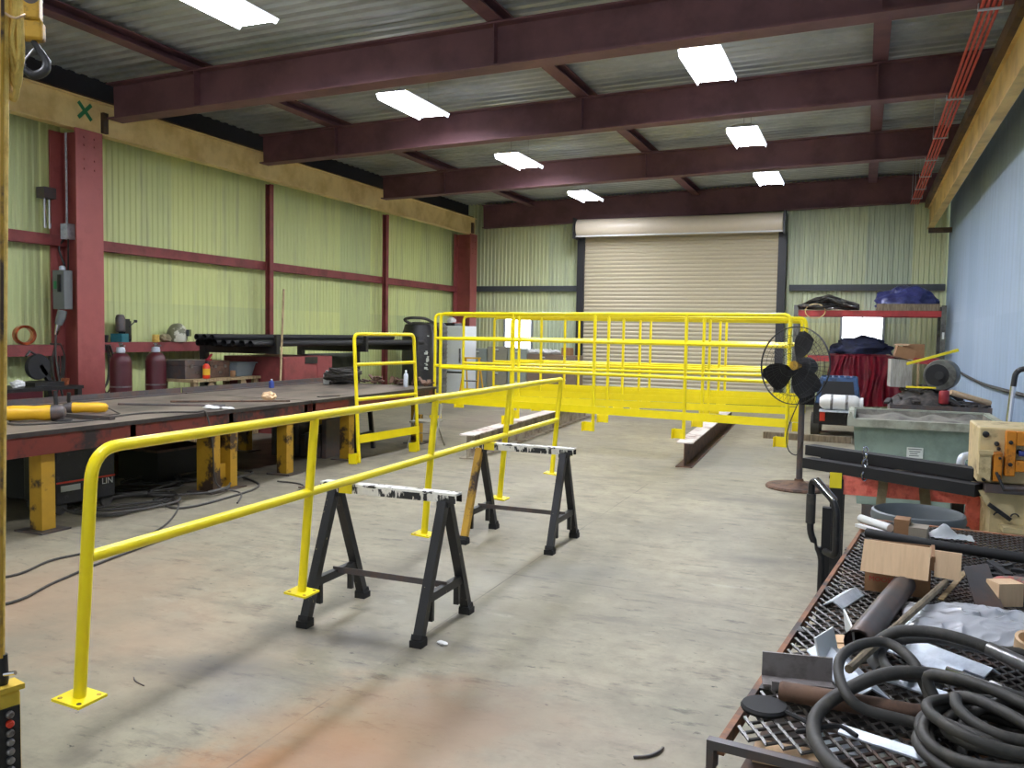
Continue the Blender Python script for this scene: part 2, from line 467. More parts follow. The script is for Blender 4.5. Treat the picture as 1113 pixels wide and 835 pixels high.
def sheeting(a0, a1, z0, z1, pitch, depth, pt):
    """Trapezoid-profiled sheet: pt(a, offset, z) places a point."""
    mb = MB(); prof = []; a = a0
    while a < a1:
        for fa, fd in ((0, 0), (.36, 0), (.5, 1), (.86, 1)):
            if a + fa * pitch < a1: prof.append((a + fa * pitch, fd * depth))
        a += pitch
    prof.append((a1, 0))
    lo = [mb.bm.verts.new(pt(a, d, z0)) for a, d in prof]
    hi = [mb.bm.verts.new(pt(a, d, z1)) for a, d in prof]
    for i in range(len(prof) - 1): mb._face([lo[i], lo[i+1], hi[i+1], hi[i]])
    return mb
struct(sheeting(YF, YB, 0, 4.32, .105, .014, lambda a, d, z: Vector((XL + d, a, z))), 'wall_left', WALL_L, angle=.3)
struct(sheeting(XL, XR, 0, 5.25, .105, .034, lambda a, d, z: Vector((a, YB + .02 - d, z))), 'wall_back', WALL_B, angle=.3)
struct(sheeting(YF, YB, 0, 5.3, .30, .008, lambda a, d, z: Vector((XR - d, a, z))), 'wall_right', WALL_R, angle=.3)
struct(MB().box(XL - .06, XL + .03, YF, YB, 4.321, 4.99), 'upper_wall_shade', M('painted_eave_shade', (52, 50, 54), 0.8))  # dark panel put in for the shade on the wall above the crane beam
DK = lambda x: 5.22 + .025 * x
mb = MB(); prof = []; y = YF
while y < YB + .1:
    prof += [(y, 0), (y + .07, 0), (y + .09, .035), (y + .18, .035)]; y += .20
lo = [mb.bm.verts.new((XL - .1, a, DK(XL) + d)) for a, d in prof]
hi = [mb.bm.verts.new((XR + .1, a, DK(XR) + d)) for a, d in prof]
for i in range(len(prof) - 1): mb._face([lo[i], lo[i+1], hi[i+1], hi[i]])
struct(mb, 'ceiling', DECK, angle=.3)

# roof steel
RB = lambda x: 4.56 + .025 * x
def rafter(yc, w, label, x0=-9.36, x1=1.62):
    h = .47
    mb = MB().prism(i_profile(w, h, .02, .014), (x0, yc, RB(x0) + h / 2), (x1, yc, RB(x1) + h / 2))
    t = thing('roof_beam', label, 'roof beam', (x0, yc, RB(x0)), group=None)
    o = mb.build('beam', REDROOF, t); o.location = (-x0, -yc, -RB(x0))
    mb = MB()
    for x in (-3.8, .05, -7.9):
        for s in (-1, 1): mb.box(x - .006, x + .006, yc + s * .02, yc + s * (w / 2 - .01), RB(x) + .02, RB(x) + h - .02)
    s_ = mb.build('stiffener', REDROOF, t); s_.location = (-x0, -yc, -RB(x0))
    return t
rafter(8.74, .26, 'large dark red roof beam nearest the viewer, spanning above the red column')
rafter(11.82, .22, 'second dark red roof beam from the viewer')
rafter(15.68, .22, 'third dark red roof beam from the viewer')
t = thing('roof_beam', 'dark red roof beam against the end wall above the roller door', 'roof beam', (-9.36, 20.78, RB(-9.36)))
o = MB().prism(i_profile(.2, .6, .02, .014), (0, 0, .3), (10.98, 0, .3 + .025 * 10.98)).build('beam', REDROOF, t)
for x, lab in ((-8.0, 'roof purlin running lengthwise over the left side wall'), (-3.8, 'roof purlin running lengthwise down the middle between the lamp rows'), (.07, 'roof purlin running lengthwise nearest the blue wall')):
    single(MB().prism([(-.09, -.07), (.09, -.07), (.09, -.055), (-.075, -.055), (-.075, .055), (.09, .055), (.09, .07), (-.09, .07)], (x, YF + .1, RB(x) + .555), (x, 20.9, RB(x) + .555)), 'purlin', REDROOF, lab, 'purlin')

# crane runway beams
t = thing('crane_runway_beam', 'cream crane runway beam along the left wall marked with a green X', 'crane beam', (-9.5, YF, 4.12))
MB().prism(i_profile(.16, .43, .018, .05), (0, 0, .215), (0, 25.5, .215)).build('beam', CREAM, t)
MB().box(-.03, .03, .2, 25.4, .431, .47).build('crane_rail', RUSTRAIL, t)
mb = MB()
for yy in (8.66 - YF, 20.3 - YF): mb.box(.026, .078, yy - .04, yy + .04, .03, .3)
mb.build('splice_plate', RUSTRAIL, t)
mb = MB()
mb.bar((.0275, 13.27, .16), (.0275, 13.47, .36), .05, .003, up=(1, 0, 0)); mb.bar((.0285, 13.27, .36), (.0285, 13.47, .16), .05, .003, up=(1, 0, 0))
tag(mb.build('spray_mark', GREENPAINT, t), 'green spray painted X')
t = thing('crane_runway_beam', 'yellow crane runway beam along the blue wall under the red conduits', 'crane beam', (1.26, YF, 3.96))
MB().prism(i_profile(.12, .44, .018, .05), (-.02, 0, .22), (-.02, 25.4, .22)).build('beam', CREAM_R, t)
MB().box(-.145, .03, .2, 25.3, .441, .59).build('crane_rail', RUSTRAIL, t)
mb = MB()
for yy in (6, 25.2): mb.box(-.06, .38, yy - .06, yy + .06, -.10, -.002)
mb.build('wall_bracket', RUSTRAIL, t)

# red conduits under the roof beams
for i, (x, lab) in enumerate(((.86, 'leftmost red conduit of the run beside the right crane beam'), (.905, 'second red conduit from the left beside the right crane beam'), (.95, 'third red conduit from the left beside the right crane beam'), (.995, 'red conduit nearest the right crane beam'))):
    single(MB().tube([(x, YF + .2, 4.545), (x, 20.7, 4.545)], .015, 8), 'electrical_conduit', CONDUIT, lab, 'conduit', group='red conduits under the roof')
for i, yy in enumerate((8.74, 11.82, 14.0, 15.68, 17.2, 18.6, 19.8)):
    mb = MB().box(.83, 1.03, yy - .02, yy + .02, 4.518, 4.529)
    mb.box(.83, .838, yy - .02, yy + .02, 4.529, 4.60).box(1.02, 1.03, yy - .02, yy + .02, 4.529, 4.60)
    if yy in (14.0, 17.2, 18.6, 19.8): mb.box(.834, .842, yy - .004, yy + .004, 4.60, 5.27).box(1.018, 1.026, yy - .004, yy + .004, 4.60, 5.27)
    single(mb, 'conduit_strap', GALV, ['grey strap carrying the red conduits nearest the viewer', 'grey conduit strap under the second roof beam', 'grey conduit strap midway between the second and third roof beams', 'grey conduit strap under the third roof beam', 'grey conduit strap just past the third roof beam', 'grey conduit strap last but one before the end wall', 'grey conduit strap nearest the end wall'][i], 'strap', group='straps of the red conduits')

# left wall framing
def column(y0, y1, xo, xi, ztop, label):
    t = thing('steel_column', label, 'column', ((xo + xi) / 2, (y0 + y1) / 2, 0))
    w = y1 - y0; h = abs(xi - xo)
    MB().prism(i_profile(w, h, .024, .016), (0, 0, .025), (0, 0, ztop), up=(1, 0, 0)).build('shaft', REDCOL, t)
    MB().box(-h / 2 - .05, h / 2 + .05, -w / 2 - .03, w / 2 + .03, 0, .025).build('base_plate', REDCOL, t)
    mb = MB()
    for zz in (3.62, 3.74, 3.92, 4.02):
        for yy in (-.08, .08): mb.lathe([(.014, 0), (.014, .012)], 6, Matrix.Translation((h / 2, yy, zz)) @ Matrix.Rotation(PI / 2, 4, 'Y'))
    mb.build('bolt', REDCOL, t)
    return t
column(8.14, 8.56, -9.86, -9.38, 4.118, 'stout red steel column on the left wall carrying the grey switch box')
column(20.05, 20.45, -9.86, -9.38, 4.118, 'red steel column in the far left corner beside the roller door wall')
t = thing('wall_girt', 'long red girt along the left wall above head height', 'girt', (-9.83, 6, 2.7))
MB().prism([(-.07, -.07), (.07, -.07), (.07, .07), (.055, .07), (.055, -.055), (-.07, -.055)], (0, -11, 0), (0, 14.04, 0)).build('channel', REDPRIM, t)
t = thing('wall_girt', 'low red girt shelf left of the red column holding the copper coil', 'girt', (-9.75, 2, 1.27))
MB().box(-.14, .14, -7, 6.12, -.07, .07).build('channel', REDPRIM, t)
t = thing('wall_girt', 'low red girt shelf right of the red column holding drill and helmet', 'girt', (-9.75, 11, 1.30))
MB().box(-.14, .14, -2.42, 0.05, -.07, .07).build('channel', REDPRIM, t)
for yy, lab in ((12.4, 'slim red wall post nearest the leaning pole'), (16.35, 'slim red wall post behind the black drums')):
    single(MB().prism(i_profile(.10, .10, .012, .01), (-9.69, yy, 0), (-9.69, yy, 4.11), up=(1, 0, 0)), 'wall_post', REDPRIM, lab, 'post')

# end wall: girts, windows, roller door
struct(MB().box(-9.6, -6.62, 20.86, 20.94, 2.68, 2.82), 'trim_1', GIRTG)
struct(MB().box(-1.62, 1.62, 20.86, 20.94, 2.68, 2.82), 'trim_2', GIRTG)
def window(n, x0, x1, z0, z1):
    mb = MB(); w = .05
    mb.box(x0 - w, x1 + w, 20.93, 20.99, z0 - w, z0).box(x0 - w, x1 + w, 20.93, 20.99, z1, z1 + w)
    mb.box(x0 - w, x0, 20.93, 20.99, z0, z1).box(x1, x1 + w, 20.93, 20.99, z0, z1)
    mb.box((x0 + x1) / 2 - .012, (x0 + x1) / 2 + .012, 20.945, 20.975, z0, z1)
    o = struct(mb, 'window_%d' % n, FRAMEW)
    MB().box(x0 + .002, x1 - .002, 20.955, 20.965, z0 + .002, z1 - .002).build('pane', DAY_W, o)
window(1, -8.75, -8.03, 1.2, 2.0)
window(2, -.44, .40, 1.5, 2.12)
door = tag(bpy.data.objects.new('door_1', None), kind='structure'); COL.objects.link(door)
door.location = (-4.17, 20.0, 0); door['label'] = 'beige roller shutter door closed across the end wall'
mb = MB(); zz = .08; prof = []
while zz < 3.98:
    prof += [(zz, 0), (zz + .025, .018), (zz + .06, .022), (zz + .085, .006)]; zz += .095
a = [mb.bm.verts.new((-2.32, .60 - d, z)) for z, d in prof]; b_ = [mb.bm.verts.new((2.32, .60 - d, z)) for z, d in prof]
for i in range(len(prof) - 1): mb._face([a[i], b_[i], b_[i+1], a[i+1]])
mb.build('curtain', DOORC, door, angle=.5)
MB().box(-2.32, 2.32, .56, .63, 0, .085).build('bottom_bar', DOORG, door)
mb = MB()
for s in (-1, 1): mb.box(s * 2.40 - .09, s * 2.40 + .09, .50, .70, 0, 4.0)
mb.build('guide', DOORG, door)
mb = MB().lathe([(.215, -2.42), (.215, 2.42)], 28, Matrix.Translation((0, .30, 4.19)) @ Matrix.Rotation(PI / 2, 4, 'Y'))
mb.build('hood', HOODC, door)
MB().box(-2.42, 2.42, .12, .145, 3.962, 3.995).build('hood_lip', WHITE_D, door)
mb = MB()
for s in (-1, 1): mb.box(s * 2.46 - .02, s * 2.46 + .02, .05, .72, 3.92, 4.42)
mb.build('hood_end_plate', DOORG, door)

# ------------------------------------------------------------------ lamps
def make_lamp(label, loc):
    t = thing('ceiling_lamp', label, 'ceiling lamp', loc, group='high bay ceiling lamps')
    MB().hexa([(-.225, -.61, .085), (.225, -.61, .085), (.225, .61, .085), (-.225, .61, .085), (-.11, -.5, .16), (.11, -.5, .16), (.11, .5, .16), (-.11, .5, .16)]).build('housing', LAMP_BODY, t)
    MB().box(-.214, .214, -.605, .605, .070, .0845).build('diffuser', LAMP_ON, t)
    for s in (-1, 1): MB().hexa([(s * .225, -.56, .022), (s * .225, .56, .022), (s * .225, .61, .0848), (s * .225, -.61, .0848), (s * .217, -.56, .022), (s * .217, .56, .022), (s * .217, .61, .0848), (s * .217, -.61, .0848)]).build('side_reflector', LAMP_GLOW, t)
    for s in (-1, 1): MB().tube([(0, s * .4, .15), (0, s * .4, DK(loc[0]) - loc[2] + .02)], .004, 6).build('hanger', STEEL, t)
    return t
lamps = [(-5.65, 6.48, 'ceiling lamp cut off by the top edge of the photo'),
         (-5.68, 10.30, 'left row ceiling lamp between the first and second roof beams'),
         (-5.71, 14.19, 'left row ceiling lamp between the second and third roof beams'),
         (-5.74, 18.20, 'left row ceiling lamp farthest away, above the end of the guardrails'),
         (-1.71, 9.86, 'right row ceiling lamp nearest the viewer'),
         (-1.74, 13.54, 'right row ceiling lamp in the middle of its row'),
         (-1.77, 17.17, 'right row ceiling lamp farthest away, in front of the roller door'),
         (-1.71, 6.07, 'unseen right row ceiling lamp overhead, in front of the visible ones'),  # from here on unseen lamps continuing the rows, added for lighting
         (-5.65, 2.39, 'unseen left row ceiling lamp overhead beside the viewer'),
         (-1.71, 1.74, 'unseen right row ceiling lamp straight above the cart')]
L0 = make_lamp(lamps[0][2], (lamps[0][0], lamps[0][1], 4.55))
for x, y, lab in lamps[1:]: dup(L0, (x, y, 4.55), 0, lab)

# ------------------------------------------------------------------ long yellow handrail lying across the saw horses
t = thing('handrail', 'long yellow pipe handrail laid across the two black saw horses', 'handrail', (-2.592, 2.236, .24), (0, .082, .0275))
L, HT, R_ = 5.565, .925, .0225
MB().tube(fillet([(0, 0, .01), (0, 0, HT), (0, L, HT)], .12, 8)[:-1] + fillet([(0, L - .3, HT), (0, L, HT), (0, L, .01)], .03, 3), R_, 16).build('top_rail', YEL, t)
MB().tube([(0, .01, .53), (0, L - .01, .53)], R_, 16).build('middle_rail', YEL, t)
ps = [0, 1.392, 2.80, 4.18, L]
for y in ps[1:-1]: MB().tube([(0, y, .01), (0, y, HT - .01)], R_, 16).build('post', YEL, t)
for y in ps:
    mb = MB().box(-.065, .065, y - .065, y + .065, 0, .01)
    for sx in (-1, 1):
        for sy in (-1, 1): mb.lathe([(.009, .0095), (.009, .0108)], 10, Matrix.Translation((sx * .045, y + sy * .045, 0)), mi=1)
    mb.build('base_plate', [YEL, YEL_DULL], t)

# ------------------------------------------------------------------ saw horses
DRIPS = M('black_paint_white_drips', (36, 36, 37), 0.5, c2=(222, 218, 206), scale=13, lo=0.5, hi=0.53, stretch=(1, 1, .35))
def sawhorse(label, loc, overspray=False):
    t = thing('saw_horse', label, 'saw horse', loc, group=None)
    top = .745
    mb = MB().box(-.425, .425, -.037, .037, top - .012, top, mi=0)
    for s in (-1, 1): mb.box(-.425, .425, s * .034 - .003, s * .034 + .003, top - .052, top - .012, mi=1)
    mb.build('top_channel', [WHITEPAINT, DRIPS], t)
    mb = MB().box(-.30, -.215, -.040, .040, top - .054, top + .0008)
    mb.build('paint_patch', YEL, t)['label'] = 'yellow overspray on the top channel'
    for sx in (-1, 1):
        MB().box(sx * .345 - .035, sx * .345 + .035, -.036, .036, top - .075, top - .013).build('leg_socket', BLACK, t)
        for sy in (-1, 1):
            p, q = Vector((sx * .345, sy * .022, top - .05)), Vector((sx * .345, sy * .285, .03))
            lg = MB().bar(p, q, .05, .045, up=(0, 1, 0))  .build('leg', YEL_DULL if overspray and sx < 0 and sy < 0 else BLACK_SAW, t)
            MB().bar(p + (q - p) * .965, p + (q - p) * 1.0, .062, .058, up=(0, 1, 0)).box(sx * .345 - .034, sx * .345 + .034, sy * .287 - .034, sy * .287 + .034, 0, .035).build('rubber_foot', BLACK_MATT, lg)
        yb = .19
        MB().bar((sx * .345, -yb, .22), (sx * .345, yb, .22), .035, .045).build('cross_brace', BLACK_SAW, t)
        for sy in (-1, 1): MB().box(sx * .345 - .015, sx * .345 + .015, sy * .155 - .012, sy * .155 + .012, .09, .20).build('brace_stub', BLACK, t)
    MB().box(-.36, .36, -.003, .003, .225, .258).build('tie_bar', DARKSTEEL, t)
    return t
s1 = sawhorse('black saw horse nearest the viewer, white paint dripped along its top', (-2.376, 4.07, 0))
sawhorse('second black saw horse farther back, one leg oversprayed yellow', (-2.387, 6.08, 0), True)
s1['group'] = 'black steel saw horses'
for o in list(COL.objects):
    if o.get('category') == 'saw horse': o['group'] = 'black steel saw horses'

# ------------------------------------------------------------------ yellow guardrail panels
def guardrail(label, loc, rot, gap, n=4, group='yellow guardrail panels'):
    """n bays run along local -x from the right hand end post."""
    t = thing('guardrail', label, 'guardrail', loc, rot, group)
    w = n * gap; H = 1.553; r = .0225
    MB().tube(fillet([(0, 0, 0), (0, 0, H), (-w, 0, H), (-w, 0, 0)], .085, 6), r, 12).build('top_rail', YEL, t)
    for i in range(1, n): MB().tube([(-i * gap, 0, 0), (-i * gap, 0, H - .005)], r, 12).build('post', YEL, t)
    for z in (1.185, .762): MB().tube([(-.005, 0, z), (-w + .005, 0, z)], r, 12).build('middle_rail', YEL, t)
    MB().box(-w, 0, -.032, -.0235, .235, .335).build('toe_board', YEL, t)
    for i in range(n + 1):
        x = -i * gap
        MB().box(x - .135, x - .125, -.07, .05, .0, .12).box(x - .125, x - .02, -.006, .006, .0, .12).box(x - .04, x + .0, -.03, -.022, 0, .12).build('mounting_bracket', YEL, t)
    return t
ZB = .3125
guardrail('frontmost long yellow guardrail panel standing across the two steel beams', (-.785, 10.49, ZB), -.166, 1.262)
guardrail('second long yellow guardrail panel, just behind the front one', (-.72, 12.35, ZB), .093, 1.357)
guardrail('third long yellow guardrail panel, middle of the row across the beams', (-.86, 13.75, ZB), .111, 1.358)
guardrail('fourth long yellow guardrail panel, last but one of the row', (-.85, 14.50, ZB), .04, 1.335)
guardrail('rearmost long yellow guardrail panel, closest to the roller door', (-.885, 15.46, ZB), .05, 1.335)
guardrail('short single bay yellow guardrail panel leaning by the long work table', (-5.452, 10.10, 0), (0, 0, 0), 1.27, 1)
sg = [o for o in COL.objects if o.get('label', '').startswith('short single bay')][0]
sg.matrix_world = Matrix.Translation((-5.455, 10.09, .001)) @ Matrix.Rotation(math.atan2(1.26, .12), 4, 'Z') @ Matrix.Rotation(-.055, 4, 'X')

# steel beams lying on the floor
def floor_beam(label, p, q, wm=RUSTSTEEL):
    d = Vector(q) - Vector(p); ang = math.atan2(d.y, d.x) - PI / 2
    t = thing('steel_beam', label, 'steel beam', (p[0], p[1], 0), ang, 'steel beams on the floor')
    L = d.length; w, h, tf = .2, .31, .014
    mb = MB().box(-w / 2, w / 2, 0, L, 0, tf).box(-.005, .005, 0, L, tf, h - tf)
    mb.build('web', wm, t)
    MB().box(-w / 2, w / 2, 0, L, h - tf, h).build('top_flange', FLANGE, t)
    return t
FLANGE = M('flange_pale_primer', (216, 206, 196), 0.6, c2=(150, 122, 108), scale=5, lo=0.5, hi=0.64)
floor_beam('steel beam on the floor under the right ends of the guardrails', (-1.95, 10.36, 0), (-2.2, 16.2, 0))
floor_beam('steel beam on the floor under the left ends of the guardrails, near the work table', (-4.56, 9.72, 0), (-4.93, 15.9, 0), M('pale_beam_web', (158, 148, 128), 0.65, c2=(110, 92, 78), scale=4))
single(MB().box(-.65, .65, -.05, .05, 0, .1), 'timber_bearer', WOOD_G, 'weathered timber bearer on the floor under the forklift side of the guardrails', 'timber', (-.75, 14.05, 0), (0, 0, -.04))

# ------------------------------------------------------------------ pedestal fan
t = thing('pedestal_fan', 'tall black pedestal fan standing at the right end of the guardrails', 'fan', (-.57, 9.56, 0))
MB().lathe([(.34, 0), (.345, .012), (.33, .03), (.10, .055), (.05, .075), (.045, .10)], 40).build('base', RUSTSTEEL, t)
MB().tube([(0, 0, .09), (0, 0, 1.24)], [.034, .030], 14).build('pole', DARKSTEEL, t)
MB().lathe([(.045, 1.0), (.045, 1.10)], 14).box(.03, .09, -.012, .012, 1.04, 1.07).build('height_clamp', BLACK, t)
fd = Vector((-.48, -.87, .06)).normalized(); up_ = Vector((0, 0, 1)); sd = fd.cross(up_).normalized(); uu = sd.cross(fd).normalized()
FM = Matrix((sd, uu, fd)).transposed().to_4x4(); FM.translation = Vector((0.0, -.02, 1.30))
HUBZ = .16
mb = MB().lathe([(.03, -.16), (.08, -.15), (.10, -.10), (.10, .02), (.06, .05), (.02, .06)], 22, FM)
mo = mb.build('motor', BLACK_MATT, t)
mb = MB().lathe([(.022, .055), (.022, HUBZ - .02), (.05, HUBZ - .015), (.05, HUBZ + .015), (.012, HUBZ + .02)], 16, FM)
mb.build('shaft_hub', YEL_DULL, t)
mb = MB().tube([FM @ Vector((0, -.02, -.12)), Vector((0.0, .0, 1.22))], .028, 10)
mb.box(-.05, .05, -.05, .05, 1.17, 1.25); mb.build('yoke', SIGNBLUE, t)
for k, a in enumerate((1.92, 4.05, 5.75)):
    def bl(u, v, a=a):
        rr = .05 + u * .315; w = (.030 + .105 * math.sin(min(1, u * 1.25) * PI * .62)) * (1 if u < .9 else (1 - (u - .9) * 5))
        off = (v - .5) * w * 2
        ca, sa = math.cos(a), math.sin(a)
        return FM @ Vector((ca * rr - sa * off, sa * rr + ca * off, HUBZ + (v - .5) * .09))
    MB().grid(bl, 10, 5, thick=.004).build('blade', BLACK_MATT, t)
CR = .405
for nm, zz, bulge in (('front_guard', HUBZ, .10), ('rear_guard', HUBZ, -.12)):
    mb = MB()
    mb.tube([FM @ Vector((CR * math.cos(2 * PI * k / 48), CR * math.sin(2 * PI * k / 48), HUBZ + (.006 if bulge > 0 else -.006))) for k in range(48)], .0055, 6, closed=True)
    for rr in (.12, .22, .32):
        zc = HUBZ + bulge * (1 - (rr / CR) ** 2)
        mb.tube([FM @ Vector((rr * math.cos(2 * PI * k / 40), rr * math.sin(2 * PI * k / 40), zc)) for k in range(40)], .0022, 5, closed=True)
    for k in range(48):
        a = 2 * PI * k / 48
        mb.tube([FM @ Vector((rr * math.cos(a), rr * math.sin(a), HUBZ + bulge * (1 - (rr / CR) ** 2))) for rr in (.05, .15, .25, .34, CR)], .0014, 4)
    mb.build(nm, BLACK, t)
MB().tube(smooth_path([FM @ Vector((0, -.05, -.14)), (.05, .08, 1.12), (-.02, -.07, .95), (-.13, -.05, .62), (-.12, -.06, .42), (-.03, -.05, .36), (.02, -.045, .5)], 6), .006, 7).build('power_cord', RUBBER, t)
MB().box(-.02, .13, -.09, -.03, .90, 1.12).build('control_box', BLACK_MATT, t)

# ------------------------------------------------------------------ long steel work tables on the left
def work_table(label, y0, y1, leg_ys, rail=True):
    t = thing('work_table', label, 'work table', (-6.64, y0, 0))
    W = .94; L = y1 - y0
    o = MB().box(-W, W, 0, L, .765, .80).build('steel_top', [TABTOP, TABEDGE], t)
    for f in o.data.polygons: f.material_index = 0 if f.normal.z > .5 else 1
    mb = MB()
    for s in (-1, 1): mb.prism([(-.03, -.075), (.03, -.075), (.03, .075), (-.03, .075)], (s * (W - .05), .02, .688), (s * (W - .05), L - .02, .688))
    for k in range(int(L / 1.1) + 1):
        yy = .06 + k * (L - .12) / max(1, int(L / 1.1)); mb.box(-W + .02, W - .02, yy - .03, yy + .03, .64, .764)
    mb.build('side_channel', REDTAB, t)
    if rail: MB().box(-W - .0, -W + .012, 0, L, .801, .87).box(-W + .012, -W + .08, 0, L, .801, .812).build('back_angle', DARKSTEEL, t)
    for yy, kind in leg_ys:
        for s in (-1, 1):
            x = s * (W - .16)
            mb = MB()
            if kind == 'wide':
                mb.box(x - .10, x + .10, yy - .05, yy + .05, .012, .63).box(x - .08, x + .08, yy + .22, yy + .32, .012, .63)
                mb.box(x - .02, x + .02, yy + .05, yy + .22, .02, .25)
            else:
                mb.box(x - .065, x + .065, yy - .06, yy + .06, .012, .612)
            lg = mb.build('leg', YEL_DULL, t)
            MB().box(x - .15, x + .15, yy - .13, yy + (.13 if kind != 'wide' else .38), 0, .012).build('foot_plate', DARKSTEEL, lg)
    return t
DKGREEN = M('wall_shade_sheet', (72, 78, 68), 0.7, c2=(54, 58, 52), scale=3)
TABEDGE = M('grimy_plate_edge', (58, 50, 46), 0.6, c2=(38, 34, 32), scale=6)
TABTOP = M('scarred_steel_top', (128, 116, 104), 0.5, 0.15, c2=(82, 74, 68), scale=2.2, vary=0.16, stretch=(1, .5, 1))
work_table('long steel work table nearest the viewer, red edge and yellow legs', 4.22, 8.02, ((.52, 'post'), (2.35, 'wide'), (3.55, 'post')))
work_table('farther steel work table, behind the short leaning guardrail panel', 8.05, 11.1, ((.95, 'post'), (2.75, 'post')))

# things on the tables
def grinder(label, loc, rz, s=1.0):
    t = thing('angle_grinder', label, 'power tool', loc, rz)
    RX = Matrix.Rotation(PI / 2, 4, 'Y')
    MB().lathe([(.02, -.19 * s), (.042 * s, -.17 * s), (.05 * s, -.10 * s), (.046 * s, .02 * s), (.052 * s, .10 * s), (.05 * s, .12 * s)], 18, Matrix.Translation((0, 0, .055 * s)) @ RX).build('body', YEL_TOOL, t)
    MB().lathe([(.05 * s, .121 * s), (.055 * s, .15 * s), (.04 * s, .20 * s), (.02 * s, .21 * s)], 16, Matrix.Translation((0, 0, .055 * s)) @ RX).box(.16 * s, .20 * s, -.03 * s, .03 * s, .0, .06 * s).build('gear_head', DARKSTEEL, t)
    MB().lathe([(.062 * s, 0), (.065 * s, .006), (.02, .012)], 20, Matrix.Translation((.185 * s, 0, .001))).build('grinding_disc', BLACK_MATT, t)
    MB().tube([(.15 * s, 0, .09 * s), (.15 * s, .01, .13 * s), (.145 * s, .015, .20 * s)], [.014, .018, .016], 10).build('side_handle', BLACK, t)
    MB().tube(smooth_path([(-.185 * s, 0, .05), (-.26, .04, .012), (-.30, .16, .008), (-.18, .30, .008)], 6), .006, 6).build('cord', RUBBER, t)
    return t
grinder('large yellow angle grinder on the near table beside the hanging cable', (-6.33, 5.02, .802), .75, 1.25)
grinder('smaller yellow angle grinder lying behind the large one on the near table', (-6.50, 5.72, .802), -2.5, .95)
single(MB().bar((-6.42, 5.40, .82), (-5.86, 5.42, .82), .06, .03), 'steel_offcut', DARKSTEEL, 'flat dark steel offcut lying right of the grinders on the near table', 'steel offcut')
single(MB().tube([(-6.95, 6.5, .81), (-5.98, 6.95, .81)], .012, 8), 'steel_rod', DARKSTEEL, 'thin dark rod lying across the near table top', 'rod')
single(MB().tube([(-6.75, 7.0, .812), (-5.78, 7.75, .812)], .010, 8), 'steel_rod', RUSTSTEEL, 'thin rusty rod lying across the far half of the near table', 'rod')
single(MB().tube(smooth_path([(-6.7, 5.2, .808), (-6.2, 4.75, .808), (-5.95, 5.2, .808), (-6.05, 5.9, .81), (-5.74, 6.25, .81), (-5.69, 6.35, .79), (-5.66, 6.4, .5), (-5.7, 6.5, .1), (-5.5, 6.6, .012), (-5.2, 6.2, .012)], 8), .008, 7), 'extension_cord', RUBBER, 'black cord running over the edge of the near table to the floor', 'cord')
mb = MB(); rnd = random.Random(3)
for k in range(7): mb.blob((rnd.uniform(-.16, .16), rnd.uniform(-.1, .1), .012), (.05, .035, .012), k, .5, 3, .0, 2)
tag(mb.build('paper_scraps', WHITE_D, None, loc=(-5.88, 6.72, .801)), 'white paper scraps on the edge of the near table', 'paper scraps', kind='stuff')
single(MB().blob((0, 0, .045), (.09, .06, .05), 5, .35, 2.5, 0), 'crumpled_rag', CARD, 'small crumpled orange-tan rag near the seam of the tables', 'rag', (-6.10, 7.8, .801))
def bottle(label, loc, r, h, m, cap, nm='bottle'):
    t = thing(nm, label, 'bottle', loc)
    MB().lathe([(r * .9, 0), (r, .01), (r, h * .68), (r * .75, h * .78), (r * .36, h * .84), (r * .36, h * .89)], 18).build('body', m, t)
    MB().lathe([(r * .42, h * .89), (r * .42, h * .98), (r * .25, h)], 14).build('cap', cap, t)
    return t
bottle('white plastic bottle on the far table before the red steel cabinet', (-7.25, 10.6, .801), .055, .20, WHITE_D, WHITE)
bottle('slim white spray can on the far table by the black drums', (-6.02, 10.75, .801), .035, .24, GALV, WHITE, 'spray_can')
bottle('small blue and white bottle by the seam of the tables', (-7.35, 9.45, .801), .035, .12, BLUEBAG, WHITE)
t = thing('shallow_pan', 'shallow black pan of scraps on the far table', 'pan', (-7.2, 10.82, .801))
MB().lathe([(.17, 0), (.21, .045), (.20, .045), (.16, .008)], 24).build('body', BLACK, t)
t = thing('cable_tangle', 'tangle of black welding cable at the back of the far table', 'cable', (-6.95, 10.55, .80), 0)
for k in range(6):
    rnd = random.Random(20 + k)
    pts = [(.26 * math.cos(a * 1.26 + k) * rnd.uniform(.6, 1.2), .20 * math.sin(a * 1.26 + k) * rnd.uniform(.6, 1.2), .015 + .03 * k + .09 * rnd.random()) for a in range(14)]
    MB().tube(smooth_path(pts, 5), .013, 7).build('loop', RUBBER, t)
mb = MB(); rnd = random.Random(11)
for k in range(34):
    px_, py_ = rnd.uniform(-.5, .5), rnd.uniform(-.14, .12); mb.bar((px_, py_, .012 + .05 * rnd.random()), (px_ + rnd.uniform(-.16, .16), py_ + rnd.uniform(-.1, .1), .03 + .10 * rnd.random()), .045, .02)
tag(mb.build('scrap_pieces', RUSTSTEEL, None, loc=(-6.3, 10.97, .801)), 'litter of rusty steel scraps along the end of the far table', 'scrap', kind='stuff')
single(MB().bar((-5.9, 8.45, .808), (-5.82, 8.75, .808), .05, .012), 'steel_offcut', DARKSTEEL, 'small dark flat offcut on the front edge of the far table', 'steel offcut')

